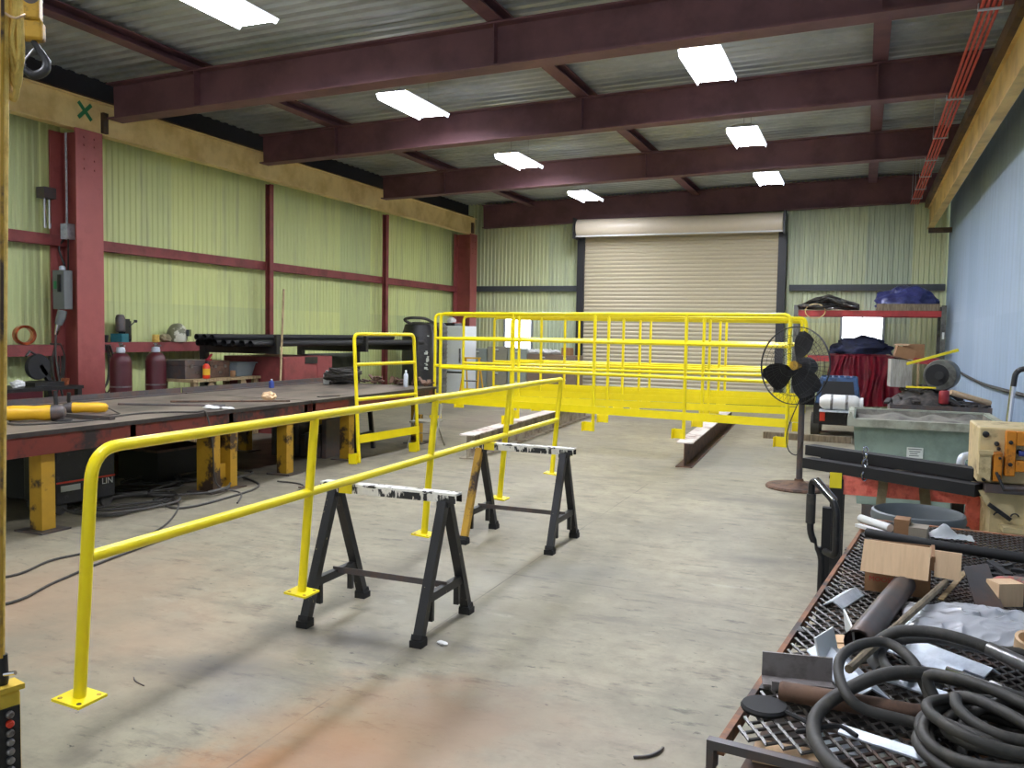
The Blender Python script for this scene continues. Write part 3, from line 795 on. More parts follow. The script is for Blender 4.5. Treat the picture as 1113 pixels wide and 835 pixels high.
# under the near table: welder, drums, cables
t = thing('welding_machine', 'black welding machine with a red stripe under the near work table', 'welder', (-6.36, 5.42, 0), -.10)
MB().box(-.22, .22, -.28, .28, .09, .56).build('case', BLACK, t, bevel=.012)
MB().box(.2205, .2225, -.28, .28, .27, .285).build('stripe', EXTRED, t)
MB().box(.2205, .2225, -.24, -.06, .20, .25).build('rating_plate', LABELW, t)
text_part('LIN', .075, LABELW, 'lettering', t, (.2235, .20, .235), (PI / 2, 0, PI / 2))
MB().tube(fillet([(-.12, -.2, .555), (-.12, -.2, .61), (-.12, .2, .61), (-.12, .2, .555)], .03), .013, 8).build('carry_handle', STEEL, t)
for sx in (-1, 1):
    for sy in (-1, 1): MB().lathe([(.055, -.018), (.06, -.012), (.06, .012), (.055, .018)], 16, Matrix.Translation((sx * .17, sy * .22, .06)) @ Matrix.Rotation(PI / 2, 4, 'Y')).box(sx * .17 - .012, sx * .17 + .012, sy * .22 - .02, sy * .22 + .02, .06, .091).build('wheel', RUBBER, t)
t = thing('wire_spool', 'small grey wire spool stored on the welding machine under the near table', 'spool', (-6.32, 5.3, .562))
RY = Matrix.Rotation(PI / 2, 4, 'X')
mb = MB().lathe([(.075, -.05), (.075, -.044), (.045, -.044), (.045, .044), (.075, .044), (.075, .05)], 22, Matrix.Translation((.05, 0, .077)) @ RY); mb.build('flanges', GALV, t)
def drum(label, loc, r, h, m, rz=0, nm='steel_drum'):
    t = thing(nm, label, 'drum', loc, rz)
    MB().lathe([(r, 0), (r + .008, .01), (r, .03), (r, h * .33), (r + .01, h * .34), (r, h * .35), (r, h * .66), (r + .01, h * .67), (r, h * .68), (r, h - .02), (r + .01, h - .01), (r, h), (r - .02, h - .015)], 28).build('shell', m, t)
    MB().lathe([(.03, h - .016), (.03, h + .006)], 10, Matrix.Translation((r * .6, 0, 0))).build('bung', STEEL, t)
    return t
drum('dark drum under the near table between its wide legs', (-7.15, 7.45, 0), .17, .5, BLACK_MATT)
t = thing('storage_crate', 'dark steel crate under the near table behind the welding machine', 'crate', (-7.15, 5.7, 0), .1)
MB().box(-.3, .3, -.35, .35, .04, .42).build('body', BLACK_MATT, t); MB().box(-.33, .33, -.38, .38, .4205, .45).build('rim', DARKSTEEL, t)
for s in (-1, 1): MB().box(s * .25 - .04, s * .25 + .04, -.3, .3, 0, .0395).build('skid', BLACK, t)
t = thing('storage_crate', 'low dark crate under the near table behind the wide legs', 'crate', (-6.78, 6.93, 0), -.05)
MB().box(-.28, .28, -.33, .33, .03, .33).build('body', BLACK_MATT, t); MB().box(-.30, .30, -.35, .35, .3305, .355).build('rim', RUSTSTEEL, t)
for s in (-1, 1): MB().box(s * .22 - .04, s * .22 + .04, -.28, .28, 0, .0295).build('skid', BLACK, t)
t = thing('welding_trestle', 'black steel trestle frame standing under the far table', 'trestle', (-6.3, 9.75, 0), .1)
for s in (-1, 1):
    for y in (-.25, .25): MB().bar((s * .22, y, 0), (s * .16, y, .58), .05, .05, up=(0, 1, 0)).build('leg', BLACK, t)
    MB().bar((s * .20, -.225, .22), (s * .20, .225, .22), .03, .04).build('stretcher', BLACK, t)
MB().box(-.2, .2, -.3, .3, .5805, .62).build('top', DARKSTEEL, t)
t = thing('cable_coil', 'loose black cables heaped on the floor under the near table', 'cable', (-6.3, 6.35, 0))
for k in range(9):
    rnd = random.Random(50 + k); cx, cy = rnd.uniform(-.25, .35), rnd.uniform(-.9, .9); rr = rnd.uniform(.22, .45)
    pts = [(cx + rr * math.cos(a * .7 + k) * rnd.uniform(.8, 1.2), cy + rr * 1.3 * math.sin(a * .7 + k) * rnd.uniform(.8, 1.2), .014 + .016 * (k % 4) + .008 * rnd.random()) for a in range(11)]
    MB().tube(smooth_path(pts, 5), .011, 7).build('loop', RUBBER, t)
def cable(label, pts, r=.008, m=None, nm='floor_cable', group='cables on the floor'):
    return single(MB().tube(smooth_path(pts, 8), r, 7), nm, m or RUBBER, label, 'cable', group=group)
cable('thin black floor cable, upper of the two crossing behind the near handrail post', [(-5.6, 3.3, .01), (-4.95, 3.69, .01), (-5.02, 4.14, .01), (-4.93, 4.6, .01), (-5.1, 5.2, .01), (-5.6, 5.9, .01), (-5.95, 6.1, .012)])
cable('thin black floor cable, lower of the two crossing behind the near handrail post', [(-4.9, 2.9, .01), (-4.46, 3.33, .01), (-4.57, 3.78, .01), (-4.72, 4.42, .01), (-4.85, 5.47, .01), (-4.9, 6.18, .01), (-5.18, 7.17, .01), (-5.6, 7.3, .01)])
cable('black floor cable curling out from under the near table beside its wide legs', [(-6.2, 7.4, .01), (-5.6, 7.0, .01), (-5.45, 6.3, .01), (-5.5, 5.8, .01), (-5.9, 5.95, .012)], .011)
t = thing('pipe_clamp', 'red screw clamp lying on the floor behind the near saw horse', 'clamp', (-5.0, 7.25, 0), .9)
MB().bar((-.25, 0, .02), (.25, 0, .02), .03, .012).build('bar', RUSTSTEEL, t)
MB().box(.16, .22, -.08, .05, .0, .045).build('jaw', REDORANGE, t)
MB().tube([(.19, -.06, .03), (.30, -.10, .03)], .009, 8).build('screw', STEEL, t)

# folding chair behind the leaning guardrail panel, steel stools
t = thing('folding_chair', 'beige folding metal chair under the far end of the far table', 'chair', (-5.55, 10.52, 0), .1)
for s in (-1, 1):
    MB().tube([(s * .2, -.22, 0), (s * .19, -.04, .36), (s * .19, .08, .60)], .012, 8).build('front_leg', FILEGREY, t)
    MB().tube([(s * .18, .22, 0), (s * .18, -.10, .36)], .012, 8).build('rear_leg', FILEGREY, t)
MB().box(-.178, .178, -.20, .14, .345, .37).build('seat', FILEGREY, t)
MB().box(-.178, .178, .045, .065, .44, .60).build('backrest', FILEGREY, t)
MB().tube([(-.195, -.12, .2), (.195, -.12, .2)], .008, 8).build('stretcher', FILEGREY, t)
for i, (x, y, lab) in enumerate(((-6.35, 9.75, 'dark oxygen bottle lying under the far table'), )):
    single(MB().lathe([(.09, -.45), (.11, -.42), (.11, .35), (.05, .45), (.03, .5)], 18, Matrix.Translation((0, 0, .111)) @ Matrix.Rotation(PI / 2, 4, 'X')), 'gas_bottle', DARKSTEEL, lab, 'gas bottle', (x - .55, y + .15, 0), (0, 0, .2))
mb = MB(); rnd = random.Random(5)
for k in range(10):
    mb.box(-.4 + .08 * k, -.34 + .08 * k, -.25 + .05 * rnd.random(), .25, .001, .25 + .25 * rnd.random())
single(mb, 'steel_offcut_rack', DARKSTEEL, 'row of dark steel plates standing under the far table', 'steel plates', (-6.5, 8.95 + .15, 0), (0, 0, .1))

# ------------------------------------------------------------------ along the left wall
# copper coil, drill, helmet and tins on the girt shelves
t = thing('copper_coil', 'coil of copper strip standing on the girt shelf left of the red column', 'coil', (-9.66, 7.59, 1.341), (0, 0, -.35))
RX = Matrix.Rotation(PI / 2, 4, 'Y')
mb = MB()
for k, r in enumerate((.118, .112, .105, .098)): mb.lathe([(r, -.06), (r + .005, -.055), (r + .005, .055), (r, .06), (r - .006, .055), (r - .006, -.055), (r, -.06)], 36, Matrix.Translation((0, .003 * (-1) ** k, .124)) @ RX, caps=False)
mb.build('strip', COPPER, t)
t = thing('magnetic_drill', 'black magnetic drill with a teal base on the shelf right of the red column', 'drill', (-9.74, 9.2, 1.371), (0, 0, .35))
MB().box(-.10, .06, -.14, .06, 0, .12).build('magnet_base', TEAL, t)
MB().box(-.06, .04, .0, .14, 0.121, .33).build('column', BLACK, t)
MB().lathe([(.05, .14), (.065, .16), (.065, .34), (.05, .38), (.03, .39)], 16, Matrix.Translation((.0, -.06, 0))).build('motor', DARKSTEEL, t)
MB().lathe([(.02, .0), (.03, .03), (.03, .10)], 12, Matrix.Translation((.0, .20, 0))).box(-.03, .03, .13, .20, .04, .30).build('spindle', BLACK, t)
MB().tube([(.05, .10, .22), (.07, .24, .30)], .008, 8).lathe([(.022, 0), (.026, .02), (.022, .04)], 10, Matrix.Translation((.07, .25, .28))).build('feed_handle', BLACK, t)
t = thing('paint_tin', 'small yellow tin on the shelf between drill and welding helmet', 'tin', (-9.68, 9.76, 1.371))
MB().lathe([(.05, 0), (.052, .004), (.052, .10), (.054, .104), (.05, .107)], 20).build('body', YEL_ROPE, t); MB().lathe([(.047, .1075), (.047, .11)], 18).build('lid', TAPE, t)
t = thing('drinking_cup', 'dark cup on the shelf edge against the red column', 'cup', (-9.66, 8.83, 1.371))
MB().lathe([(.03, 0), (.042, .10), (.039, .10), (.028, .006)], 18).build('body', BLACK, t)
t = thing('welding_helmet', 'olive and white welding helmet on the shelf beside the black pipes', 'welding helmet', (-9.69, 10.2, 1.371), (0, 0, .55))
MB().blob((0, 0, .10), (.15, .17, .19), 1, .06, 1.6, .0, 4).build('shell', HELM, t)
MB().box(.145, .19, -.075, .075, .09, .19).build('lens_frame', LENS, t)
MB().lathe([(.03, 0), (.03, .04)], 12, Matrix.Translation((0.0, .155, .17)) @ Matrix.Rotation(-PI / 2, 4, 'X')).build('headband_knob', BLACK, t)
single(MB().blob((0, 0, .06), (.09, .10, .06), 3, .3, 2.2, 0), 'work_glove', SLING, 'crumpled canvas glove tucked left of the welding helmet', 'glove', (-9.72, 9.98, 1.371))

# switch box, conduit and cables at the red column (fixed in its web recess, towards the viewer)
t = thing('conduit_run', 'thin silver conduit down the red column with a square junction box', 'conduit', (-9.7, 8.30, 0))
MB().tube([(0, -.03, 2.92), (0, -.03, 4.10)], .014, 8).build('pipe', GALV, t)
MB().box(-.05, .07, -.09, .03, 2.72, 2.92).build('junction_box', GALV, t)
mb = MB().tube(smooth_path([(-.04, -.05, 2.72), (-.08, -.09, 2.6), (-.02, -.07, 2.4), (.0, -.05, 2.25)], 6), .014, 8).tube(smooth_path([(.04, -.05, 2.72), (.06, -.07, 2.5), (.03, -.05, 2.25)], 6), .011, 8)
mb.build('flexible_lead', BLACK, t)
t = thing('switch_box', 'grey electrical switch box mounted on the dark side of the red column', 'switch box', (-9.56, 8.10, 1.80))
MB().box(-.095, .11, -.10, .03, 0, .50).build('enclosure', ELEC, t, bevel=.008)
MB().box(.02, .06, -.125, -.101, .22, .44).build('operating_handle', BLACK, t)
MB().box(-.07, -.02, -.1025, -.1005, .26, .36).build('rating_label', GREENPAINT, t)
MB().lathe([(.04, .5005), (.04, .54), (.025, .56)], 12, Matrix.Translation((0, -.03, 0))).build('top_gland', GALV, t)
t = thing('power_plug', 'grey pin and sleeve plug hanging under the switch box on the column', 'plug', (-9.55, 8.06, 1.80))
MB().tube([(.02, -.02, -.015), (.01, -.04, -.11), (-.01, -.06, -.20)], [.055, .06, .045], 14).build('socket', ELEC, t)
MB().tube([(-.01, -.06, -.2005), (-.03, -.08, -.33)], [.035, .022], 12).build('plug_body', CHROME, t)
MB().tube(smooth_path([(-.03, -.08, -.33), (-.03, -.09, -.6), (.04, -.08, -1.0), (.10, -.07, -1.3), (.08, -.06, -1.78)], 6), .014, 8).build('lead', RUBBER, t)
def hang_loop(label, loc, n, drop, wid, seed, ax=(0, 1)):
    t = thing('hanging_cable', label, 'cable', loc, group=None)
    for k in range(n):
        rnd = random.Random(seed + k); d = drop * rnd.uniform(.7, 1.05); w = wid * rnd.uniform(.6, 1.1); o = .028 * k
        pts = [(o, -w * .2, 0), (o + .01, -w * .5, -d * .35), (o + .005, -w * .35, -d * .8), (o, 0, -d), (o, w * .4, -d * .75), (o + .01, w * .45, -d * .3), (o, w * .15, 0)]
        MB().tube(smooth_path(pts, 6), .011, 7).build('loop', RUBBER, t)
    MB().tube([(-.06, 0, -.006), (.028 * n + .02, 0, -.006)], .008, 6).build('hook_peg', STEEL, t)
    return t
hang_loop('black cables looped over the dark side of the red column', (-9.70, 8.04, 1.36), 4, .72, .22, 70)
hang_loop('black cable coil with a copper clamp hung right of the red column', (-9.60, 8.74, 1.34), 4, .78, .26, 90)
t = thing('air_regulator', 'small dark air regulator on twin pipes high on the wall left of the column', 'regulator', (-9.85, 8.05, 2.84))
for s in (-1, 1): MB().tube([(.06, s * .035, 0), (.06, s * .035, .38)], .017, 10).build('pipe', CHROME, t)
MB().box(-.02, .12, -.09, .09, .381, .52).build('valve_body', DARKSTEEL, t)

# gas cylinders
def cylinder(label, loc):
    t = thing('gas_cylinder', label, 'gas cylinder', loc, group='maroon gas cylinders')
    MB().lathe([(.115, 0), (.135, .02), (.135, 1.13), (.12, 1.19), (.085, 1.235), (.05, 1.25)], 26).build('shell', MAROON, t)
    MB().lathe([(.052, 1.2505), (.06, 1.27), (.05, 1.32), (.02, 1.325)], 16).build('shoulder_collar', GALV, t)
    mb = MB().lathe([(.018, 1.3255), (.018, 1.36), (.03, 1.362), (.03, 1.375)], 12); mb.box(.0, .07, -.014, .014, 1.33, 1.352); mb.build('valve', STEEL, t)
    mb = MB().lathe([(.1355, .80), (.138, .802), (.138, .818), (.1355, .82)], 26, caps=False); mb.build('chain_band', STEEL, t)
    return t
c1 = cylinder('maroon gas cylinder nearer the red column behind the near table', (-8.95, 8.42, 0))
dup(c1, (-8.95, 9.02, 0), .8, 'maroon gas cylinder farther from the red column beside the tool boxes')

# junk table left of column, seen past the yellow cable
t = thing('machine_bench', 'dark bench with a maroon cabinet at the wall left of the red column', 'bench', (-9.2, 7.35, 0))
MB().box(-.3, .3, -.95, .45, .82, .86).build('top', BLACK, t)
for sx in (-1, 1):
    for yy in (-.9, .4): MB().box(sx * .26 - .03, sx * .26 + .03, yy - .03, yy + .03, 0, .82).build('leg', BLACK, t)
MB().box(-.28, .295, -.85, -.12, .45, .819).build('cabinet', MAROON, t)
t = thing('cutting_machine', 'small black chop saw standing on the dark bench left of the column', 'machine', (-9.2, 7.42, .861))
MB().box(-.18, .18, -.2, .2, 0, .05).build('base', BLACK, t)
MB().lathe([(.15, -.03), (.16, 0), (.15, .03)], 24, Matrix.Translation((0, -.02, .23)) @ RX).build('blade_guard', BLACK_MATT, t)
MB().lathe([(.06, -.14), (.065, .0), (.05, .04)], 14, Matrix.Translation((-.06, .08, .27)) @ RX).build('motor', DARKSTEEL, t)
MB().tube([(0, .0, .36), (.05, -.16, .42), (.06, -.22, .36)], .014, 8).bar((0, .15, .04), (0, 0, .25), .06, .05).build('handle', BLACK, t)
t = thing('paint_pot', 'small copper-coloured pot on the dark bench beside the red column', 'pot', (-9.12, 7.72, .861))
MB().lathe([(.04, 0), (.05, .08), (.047, .08), (.036, .006)], 18).build('body', COPPER, t)
single(MB().blob((0, 0, .04), (.06, .08, .05), 8, .4, 2.4, 0), 'crumpled_cloth', WHITE_D, 'white crumpled cloth on the dark bench left of the column', 'cloth', (-9.05, 7.02, .861))

# wooden bench, tool boxes, tub
t = thing('timber_bench', 'rough timber bench behind the near table carrying tool boxes', 'bench', (-8.78, 9.8, 0))
MB().box(-.32, .32, -.60, .82, .84, .88).build('top', WOOD, t)
for yy in (-.53, .44, .74):
    for sx in (-1, 1): MB().box(sx * .27 - .03, sx * .27 + .03, yy - .045, yy + .045, 0, .84).build('leg', WOOD, t)
MB().bar((.29, -.55, .45), (.29, -.2, .82), .025, .07).build('brace', WOOD, t); MB().bar((.29, .46, .82), (.29, .64, .45), .025, .07).build('brace', WOOD, t)
MB().box(-.32, -.29, -.60, .82, .88, .98).build('backboard', WOOD, t)
def toolbox(label, loc, sx, sy, sz, m):
    t = thing('tool_box', label, 'tool box', loc)
    MB().box(-sx, sx, -sy, sy, 0, sz * .68).build('body', m, t, bevel=.006); MB().box(-sx - .004, sx + .004, -sy - .004, sy + .004, sz * .682, sz).build('lid', m, t, bevel=.006)
    mb = MB()
    for s in (-.5, .5): mb.box(sx + .004, sx + .012, s * sy - .025, s * sy + .025, sz * .58, sz * .76)
    mb.build('latch', STEEL, t)
    MB().box(sx + .002, sx + .010, -.03, .03, sz * .25, sz * .36).build('handle', STEEL, t)
    return t
toolbox('dark grey tool box behind the second gas cylinder on the timber bench', (-8.83, 9.46, .881), .2, .235, .26, DARKSTEEL)
toolbox('brown tool box right of the orange extinguisher on the timber bench', (-8.83, 9.92, .881), .2, .205, .24, RUSTSTEEL)
t = thing('fire_extinguisher', 'small red and yellow fire extinguisher before the tool boxes on the timber bench', 'fire extinguisher', (-8.55, 9.55, .881))
MB().lathe([(.045, 0), (.05, .01), (.05, .17), (.03, .20), (.018, .21)], 18).build('cylinder', EXTRED, t)
MB().lathe([(.0508, .05), (.0508, .14)], 18, caps=False).build('label_band', EXTYEL, t)
MB().lathe([(.02, .2105), (.02, .25)], 10).build('valve', BLACK, t)
MB().box(-.02, .02, .0, .09, .2505, .275).bar((0, .03, .27), (0, .11, .34), .025, .02).build('lever', REDTARP, t)
t = thing('storage_tub', 'grey plastic tub on the right end of the timber bench', 'tub', (-8.74, 10.38, .881))
mb = MB(); 
def rect(z, sx, sy): return [(-sx, -sy, z), (sx, -sy, z), (sx, sy, z), (-sx, sy, z)]
mb.hexa(rect(0, .17, .17) + rect(.19, .21, .21)); mb.build('body', GREYTUB, t)
MB().box(-.23, .23, -.23, .23, .1905, .205).build('rim', GREYTUB, t)
single(MB().lathe([(.035, 0), (.04, .005), (.04, .09), (.037, .095)], 14), 'food_tin', CARD_D, 'small brown tin beside the grey tub on the timber bench', 'tin', (-8.55, 10.10, .881))

# pipe rack, pipes, red cabinet
t = thing('pipe_rack', 'black steel pipe rack along the left wall', 'rack', (-8.75, 12.4, 0))
for yy in (-1.92, .55, 2.4):
    MB().box(-.72, -.62, yy - .05, yy + .05, 0, 1.32).build('upright', BLACK, t)
    MB().box(-.62, .72, yy - .04, yy + .04, 1.22, 1.33).build('arm', BLACK, t)
    MB().box(-.72, -.42, yy - .05, yy + .05, 0, .05).build('foot', BLACK, t)
    MB().box(.67, .72, yy - .04, yy + .04, 1.33, 1.50).build('end_stop', BLACK, t)
pr = MB().tube([(0, 0, 0), (0, 5.2, 0)], .045, 14, caps=False); pr.tube([(0, 5.2, 0), (0, 0, 0)], .039, 14, caps=False)
proto = None
for i in range(13):
    x = -9.02 + .098 * i; z = 1.376; y0 = 9.9 + .03 * ((i * 7) % 5)
    if i >= 10: x = -8.97 + .098 * (i - 10); z = 1.461; y0 = 9.82 + .05 * (i - 10)
    if proto is None: proto = o = pr.build('black_pipe', BLACK_MATT)
    else: o = proto.copy(); COL.objects.link(o)
    o.location = (x, y0, z)
    tag(o, 'long black steel pipe in the bundle on the rack along the left wall', 'pipe', 'bundle of black pipes on the left wall rack')
t = thing('steel_cabinet', 'big red steel cabinet standing under the pipe rack', 'cabinet', (-8.62, 11.3, 0))
MB().box(-.56, .56, -.66, .62, 0, 1.17).build('body', REDPRIM, t)
MB().box(.5605, .575, -.12, .20, 1.06, 1.165).build('handle_slot', BLACK, t)
mb = MB().box(.5605, .568, -.64, -.13, .05, 1.15).box(.5605, .568, .21, .60, .05, 1.15); mb.build('door_panel', REDPRIM, t)
single(MB().tube([(-7.66, 10.0, .0), (-8.02, 10.55, 1.41)], .016, 8).tube([(-8.02, 10.55, 1.41), (-8.22, 10.86, 2.2)], .016, 8), 'leaning_pole', WOOD, 'long pale pole leaning beside the red steel cabinet', 'pole')

t = thing('shade_sheets', 'added dark grey-green sheets standing in for shade on the wall under the pipe rack', 'sheets', (-9.35, 13.05, 0))  # sheets added to darken the wall where the pipes shade it
for k in range(4): MB().hexa([(.16 + .03 * k, 0, 0), (.175 + .03 * k, 0, 0), (.175 + .03 * k, 1.66 - .15 * k, 0), (.16 + .03 * k, 1.66 - .15 * k, 0), (-.10 + .03 * k, 0, 1.15 - .1 * k), (-.085 + .03 * k, 0, 1.15 - .1 * k), (-.085 + .03 * k, 1.66 - .15 * k, 1.15 - .1 * k), (-.10 + .03 * k, 1.66 - .15 * k, 1.15 - .1 * k)]).build('sheet', DKGREEN if k else DKGREEN, t)
# black drums / tank machine, refrigerator, filing cabinets
t = thing('tank_machine', 'black vertical tank with hoses at the far end of the tables', 'tank', (-8.95, 16.5, 0))
MB().lathe([(.30, 0), (.34, .03), (.34, 1.55), (.28, 1.74), (.12, 1.80)], 26).build('shell', BLACK, t)
MB().tube(smooth_path([(.0, -.3, 1.75), (-.1, -.42, 1.84), (.15, -.45, 1.88), (.36, -.2, 1.84), (.40, .2, 1.6), (.38, .25, .9)], 6), .03, 8).build('hose', RUBBER, t)
mb = MB(); rnd = random.Random(4)
for k in range(14):
    z0 = rnd.uniform(.7, 1.55); y0 = rnd.uniform(-.20, -.12); mb.box(.27, .332, y0 - rnd.uniform(.004, .02), y0 + rnd.uniform(.004, .02), z0, z0 + rnd.uniform(.01, .07))
mb.build('worn_label', LABELW, t)
t = thing('pleated_tank', 'grey ribbed tank between the black tank and the white refrigerator', 'tank', (-9.0, 17.35, 0))
prof = [(.28, 0)]
for k in range(18): prof += [(.30, .05 + k * .095), (.31, .075 + k * .095), (.30, .10 + k * .095)]
MB().lathe(prof + [(.22, 1.8)], 26).build('shell', MOTOR, t)
t = thing('refrigerator', 'white refrigerator standing in the far left corner', 'refrigerator', (-9.2, 18.95, 0))
MB().box(-.36, .36, -.34, .36, .05, 1.74).build('body', WHITE, t, bevel=.012)
MB().box(-.36, .36, -.40, -.345, .64, 1.74).build('door', WHITE, t, bevel=.012)
MB().box(-.36, .36, -.40, -.345, .06, .60).build('freezer_door', WHITE, t, bevel=.012)
MB().box(-.36, .36, -.36, -.345, .602, .638).build('door_gap', BLACK, t)
MB().box(.27, .30, -.44, -.401, .85, 1.2).build('handle', STEEL, t)
MB().box(-.33, .33, -.3, .3, 0, .05).build('plinth', BLACK, t)
t = thing('dark_case', 'dark case lying on top of the white refrigerator', 'case', (-9.35, 18.95, 1.742))
MB().box(-.18, .18, -.2, .2, 0, .07).build('body', BLACK, t)
t = thing('cap', 'red and white cap on the case above the refrigerator', 'cap', (-9.3, 18.85, 1.813))
MB().blob((0, 0, .05), (.11, .13, .09), 2, .1, 1.5, 0).build('crown', WHITE_D, t); MB().box(.05, .2, -.08, .08, 0, .012).build('brim', EXTRED, t)
def filing(label, x, w, h, m, nd_, y=20.2):
    t = thing('filing_cabinet', label, 'cabinet', (x, y, 0), group=None)
    MB().box(-w / 2, w / 2, -.3, .3, 0, h).build('body', m, t)
    for k in range(nd_):
        z0 = .04 + k * (h - .06) / nd_; z1 = z0 + (h - .06) / nd_ - .015
        d = MB().box(-w / 2 + .015, w / 2 - .015, -.318, -.301, z0, z1).build('drawer', m, t)
        MB().box(-.06, .06, -.335, -.319, z1 - .09, z1 - .065).build('handle', STEEL, d)
        MB().box(-.04, .04, -.322, -.319, z1 - .05, z1 - .02).build('card_holder', LABELW, d)
filing('pale grey filing cabinet at the left end of the row on the end wall', -9.07, .50, 1.18, FILEGREEN, 3)
filing('beige filing cabinet, second from the left in the row on the end wall', -8.53, .54, 1.24, FILEGREY, 2)
filing('grey filing cabinet, third from the left in the row on the end wall', -7.985, .50, 1.2, FILEGREEN, 3)
filing('brown cabinet right of the grey filing cabinets, piled with white papers', -7.28, .88, 1.08, BROWNBOX, 1)
filing('brown filing cabinet at the right end of the row beside the roller door', -6.52, .52, 1.08, BROWNBOX, 2, 19.6)
mb = MB()
for k in range(12):
    rnd = random.Random(200 + k); mb.blob((rnd.uniform(-.4, .4), rnd.uniform(-.2, .2), .05), (.11, .10, .07), k, .5, 2.5, 0, 2)
tag(mb.build('paper_heap', WHITE_D, None, loc=(-7.28, 20.15, 1.081)), 'heap of white papers on the brown cabinet under the left window', 'papers', kind='stuff')
single(MB().box(-.12, .12, -.1, .1, 0, .18), 'small_box', CARD_D, 'small tan box on the brown filing cabinet beside the roller door', 'box', (-6.56, 19.6, 1.081))
# step ladder behind the guardrails
t = thing('step_ladder', 'yellow step ladder standing before the filing cabinets', 'ladder', (-8.15, 17.6, 0), .1)
for s in (-1, 1):
    MB().bar((s * .22, -.3, 0), (s * .16, 0, 1.0), .03, .05, up=(0, 1, 0)).build('front_rail', YEL_TOOL, t)
    MB().bar((s * .20, .3, 0), (s * .16, .02, 1.0), .025, .03, up=(0, 1, 0)).build('rear_leg', YEL_TOOL, t)
for k in range(3): MB().box(-.19, .19, -.235 + .075 * k - .03, -.235 + .075 * k + .05, .24 + .25 * k, .265 + .25 * k).build('tread', STEEL, t)
MB().box(-.18, .18, -.06, .08, 1.0, 1.03).build('top_cap', YEL_TOOL, t)

# ------------------------------------------------------------------ far right: rack, tarp, bundles, forklift
REDBEAM = M('rack_beam_red', (176, 56, 54), 0.5, c2=(150, 44, 44), scale=3)
t = thing('pallet_rack', 'red beam pallet rack against the end wall right of the roller door', 'rack', (.08, 19.8, 0))
for sx in (-1.42, 1.42):
    for sy in (-.45, .45):
        mb = MB().box(sx - .045, sx + .045, sy - .035, sy + .035, .012, 2.30)
        mb.build('upright', MOTOR, t)
        MB().box(sx - .08, sx + .08, sy - .07, sy + .07, 0, .012).build('foot_plate', DARKSTEEL, t)
    mb = MB()
    for k in range(4): mb.bar((sx, -.41, .2 + .52 * k), (sx, .41, .62 + .52 * k), .02, .03)
    mb.build('bracing', DARKSTEEL, t)
for z in (1.17, 2.13):
    for sy in (-.45, .45): MB().box(-1.374, 1.374, sy - .03, sy + .03, z - .06, z + .06).build('beam', REDBEAM, t)
    MB().box(-1.374, 1.374, -.415, .415, z + .0, z + .058).build('shelf_deck', DARKSTEEL, t)
MB().box(1.40, 1.44, -.499, -.4855, 1.62, 1.76).build('load_sign', LABELW, t)
t = thing('hose_pile', 'pile of dark hoses and rods on the left end of the top rack shelf', 'hoses', (-.75, 19.75, 2.19))
for k in range(9):
    rnd = random.Random(300 + k); a = rnd.uniform(-.3, .3)
    pts = [(-.55 + .1 * j * 1.2, -.35 + .25 * math.sin(j * .9 + k) * rnd.uniform(.3, 1), .03 + .035 * k * (1 - abs(j - 5) / 6.5) + .02 * rnd.random()) for j in range(11)]
    MB().tube(smooth_path(pts, 4), .026, 7).build('hose', RUBBER if k % 3 else STEEL, t)
MB().tube([(-.2 + .2 * math.cos(2 * PI * k / 28), -.50, -.02 + .15 * math.sin(2 * PI * k / 28)) for k in range(28)], .010, 6, closed=True).build('hanging_loop', CREAM, t)
t = thing('wrapped_bundle', 'purple-blue plastic wrapped bundle on the right end of the top rack shelf', 'bundle', (.80, 19.75, 2.19))
MB().box(-.56, .62, -.40, .40, 0, .05).box(-.56, .62, -.44, -.40, 0, .14).build('tray', WOOD_G, t)
MB().blob((.02, 0, .16), (.55, .36, .36), 4, .3, 2.0, .052, 4).build('sheet', PURPLE, t)
single(MB().blob((-.06, 0, .12), (.62, .28, .24), 9, .35, 2.0, 0, 4), 'cloth_bundle', NAVY, 'navy cloth bundle on the lower rack shelf below the bright window', 'bundle', (.0, 19.95, 1.262))
def tarp(u, v):
    x = -.74 + 1.42 * u
    fold = .05 * math.sin(u * 23) * (.3 + v) + .035 * math.sin(u * 51 + 3 * v)
    hang = .25 + .22 * (math.sin(u * 7 + .6) * .5 + .5) * (1 if u > .35 else 1.9)
    if v < .22: return Vector((x, -.27 - .25 * (v / .22), .025 + .02 * math.sin(u * 17 + v * 20)))
    k = (v - .22) / .78
    return Vector((x + .03 * math.sin(k * 6 + u * 9), -.55 - abs(fold) - .10 * k, .02 - k * (1.10 - hang * (.6 if u < .4 else .2))))
single(MB().grid(tarp, 60, 26, thick=.006), 'red_tarp', REDTARP, 'dark red tarp draped over the front of the lower rack shelf', 'tarp', (.08, 19.8, 1.236))
t = thing('cardboard_carton', 'small tan carton on the lower rack shelf right of the navy bundle', 'box', (.98, 19.55, 1.232))
MB().box(-.2, .2, -.16, .16, 0, .28).build('body', CARD_D, t); MB().bar((-.2, -.16, .282), (-.26, -.30, .25), .3, .004).build('flap', CARD, t)

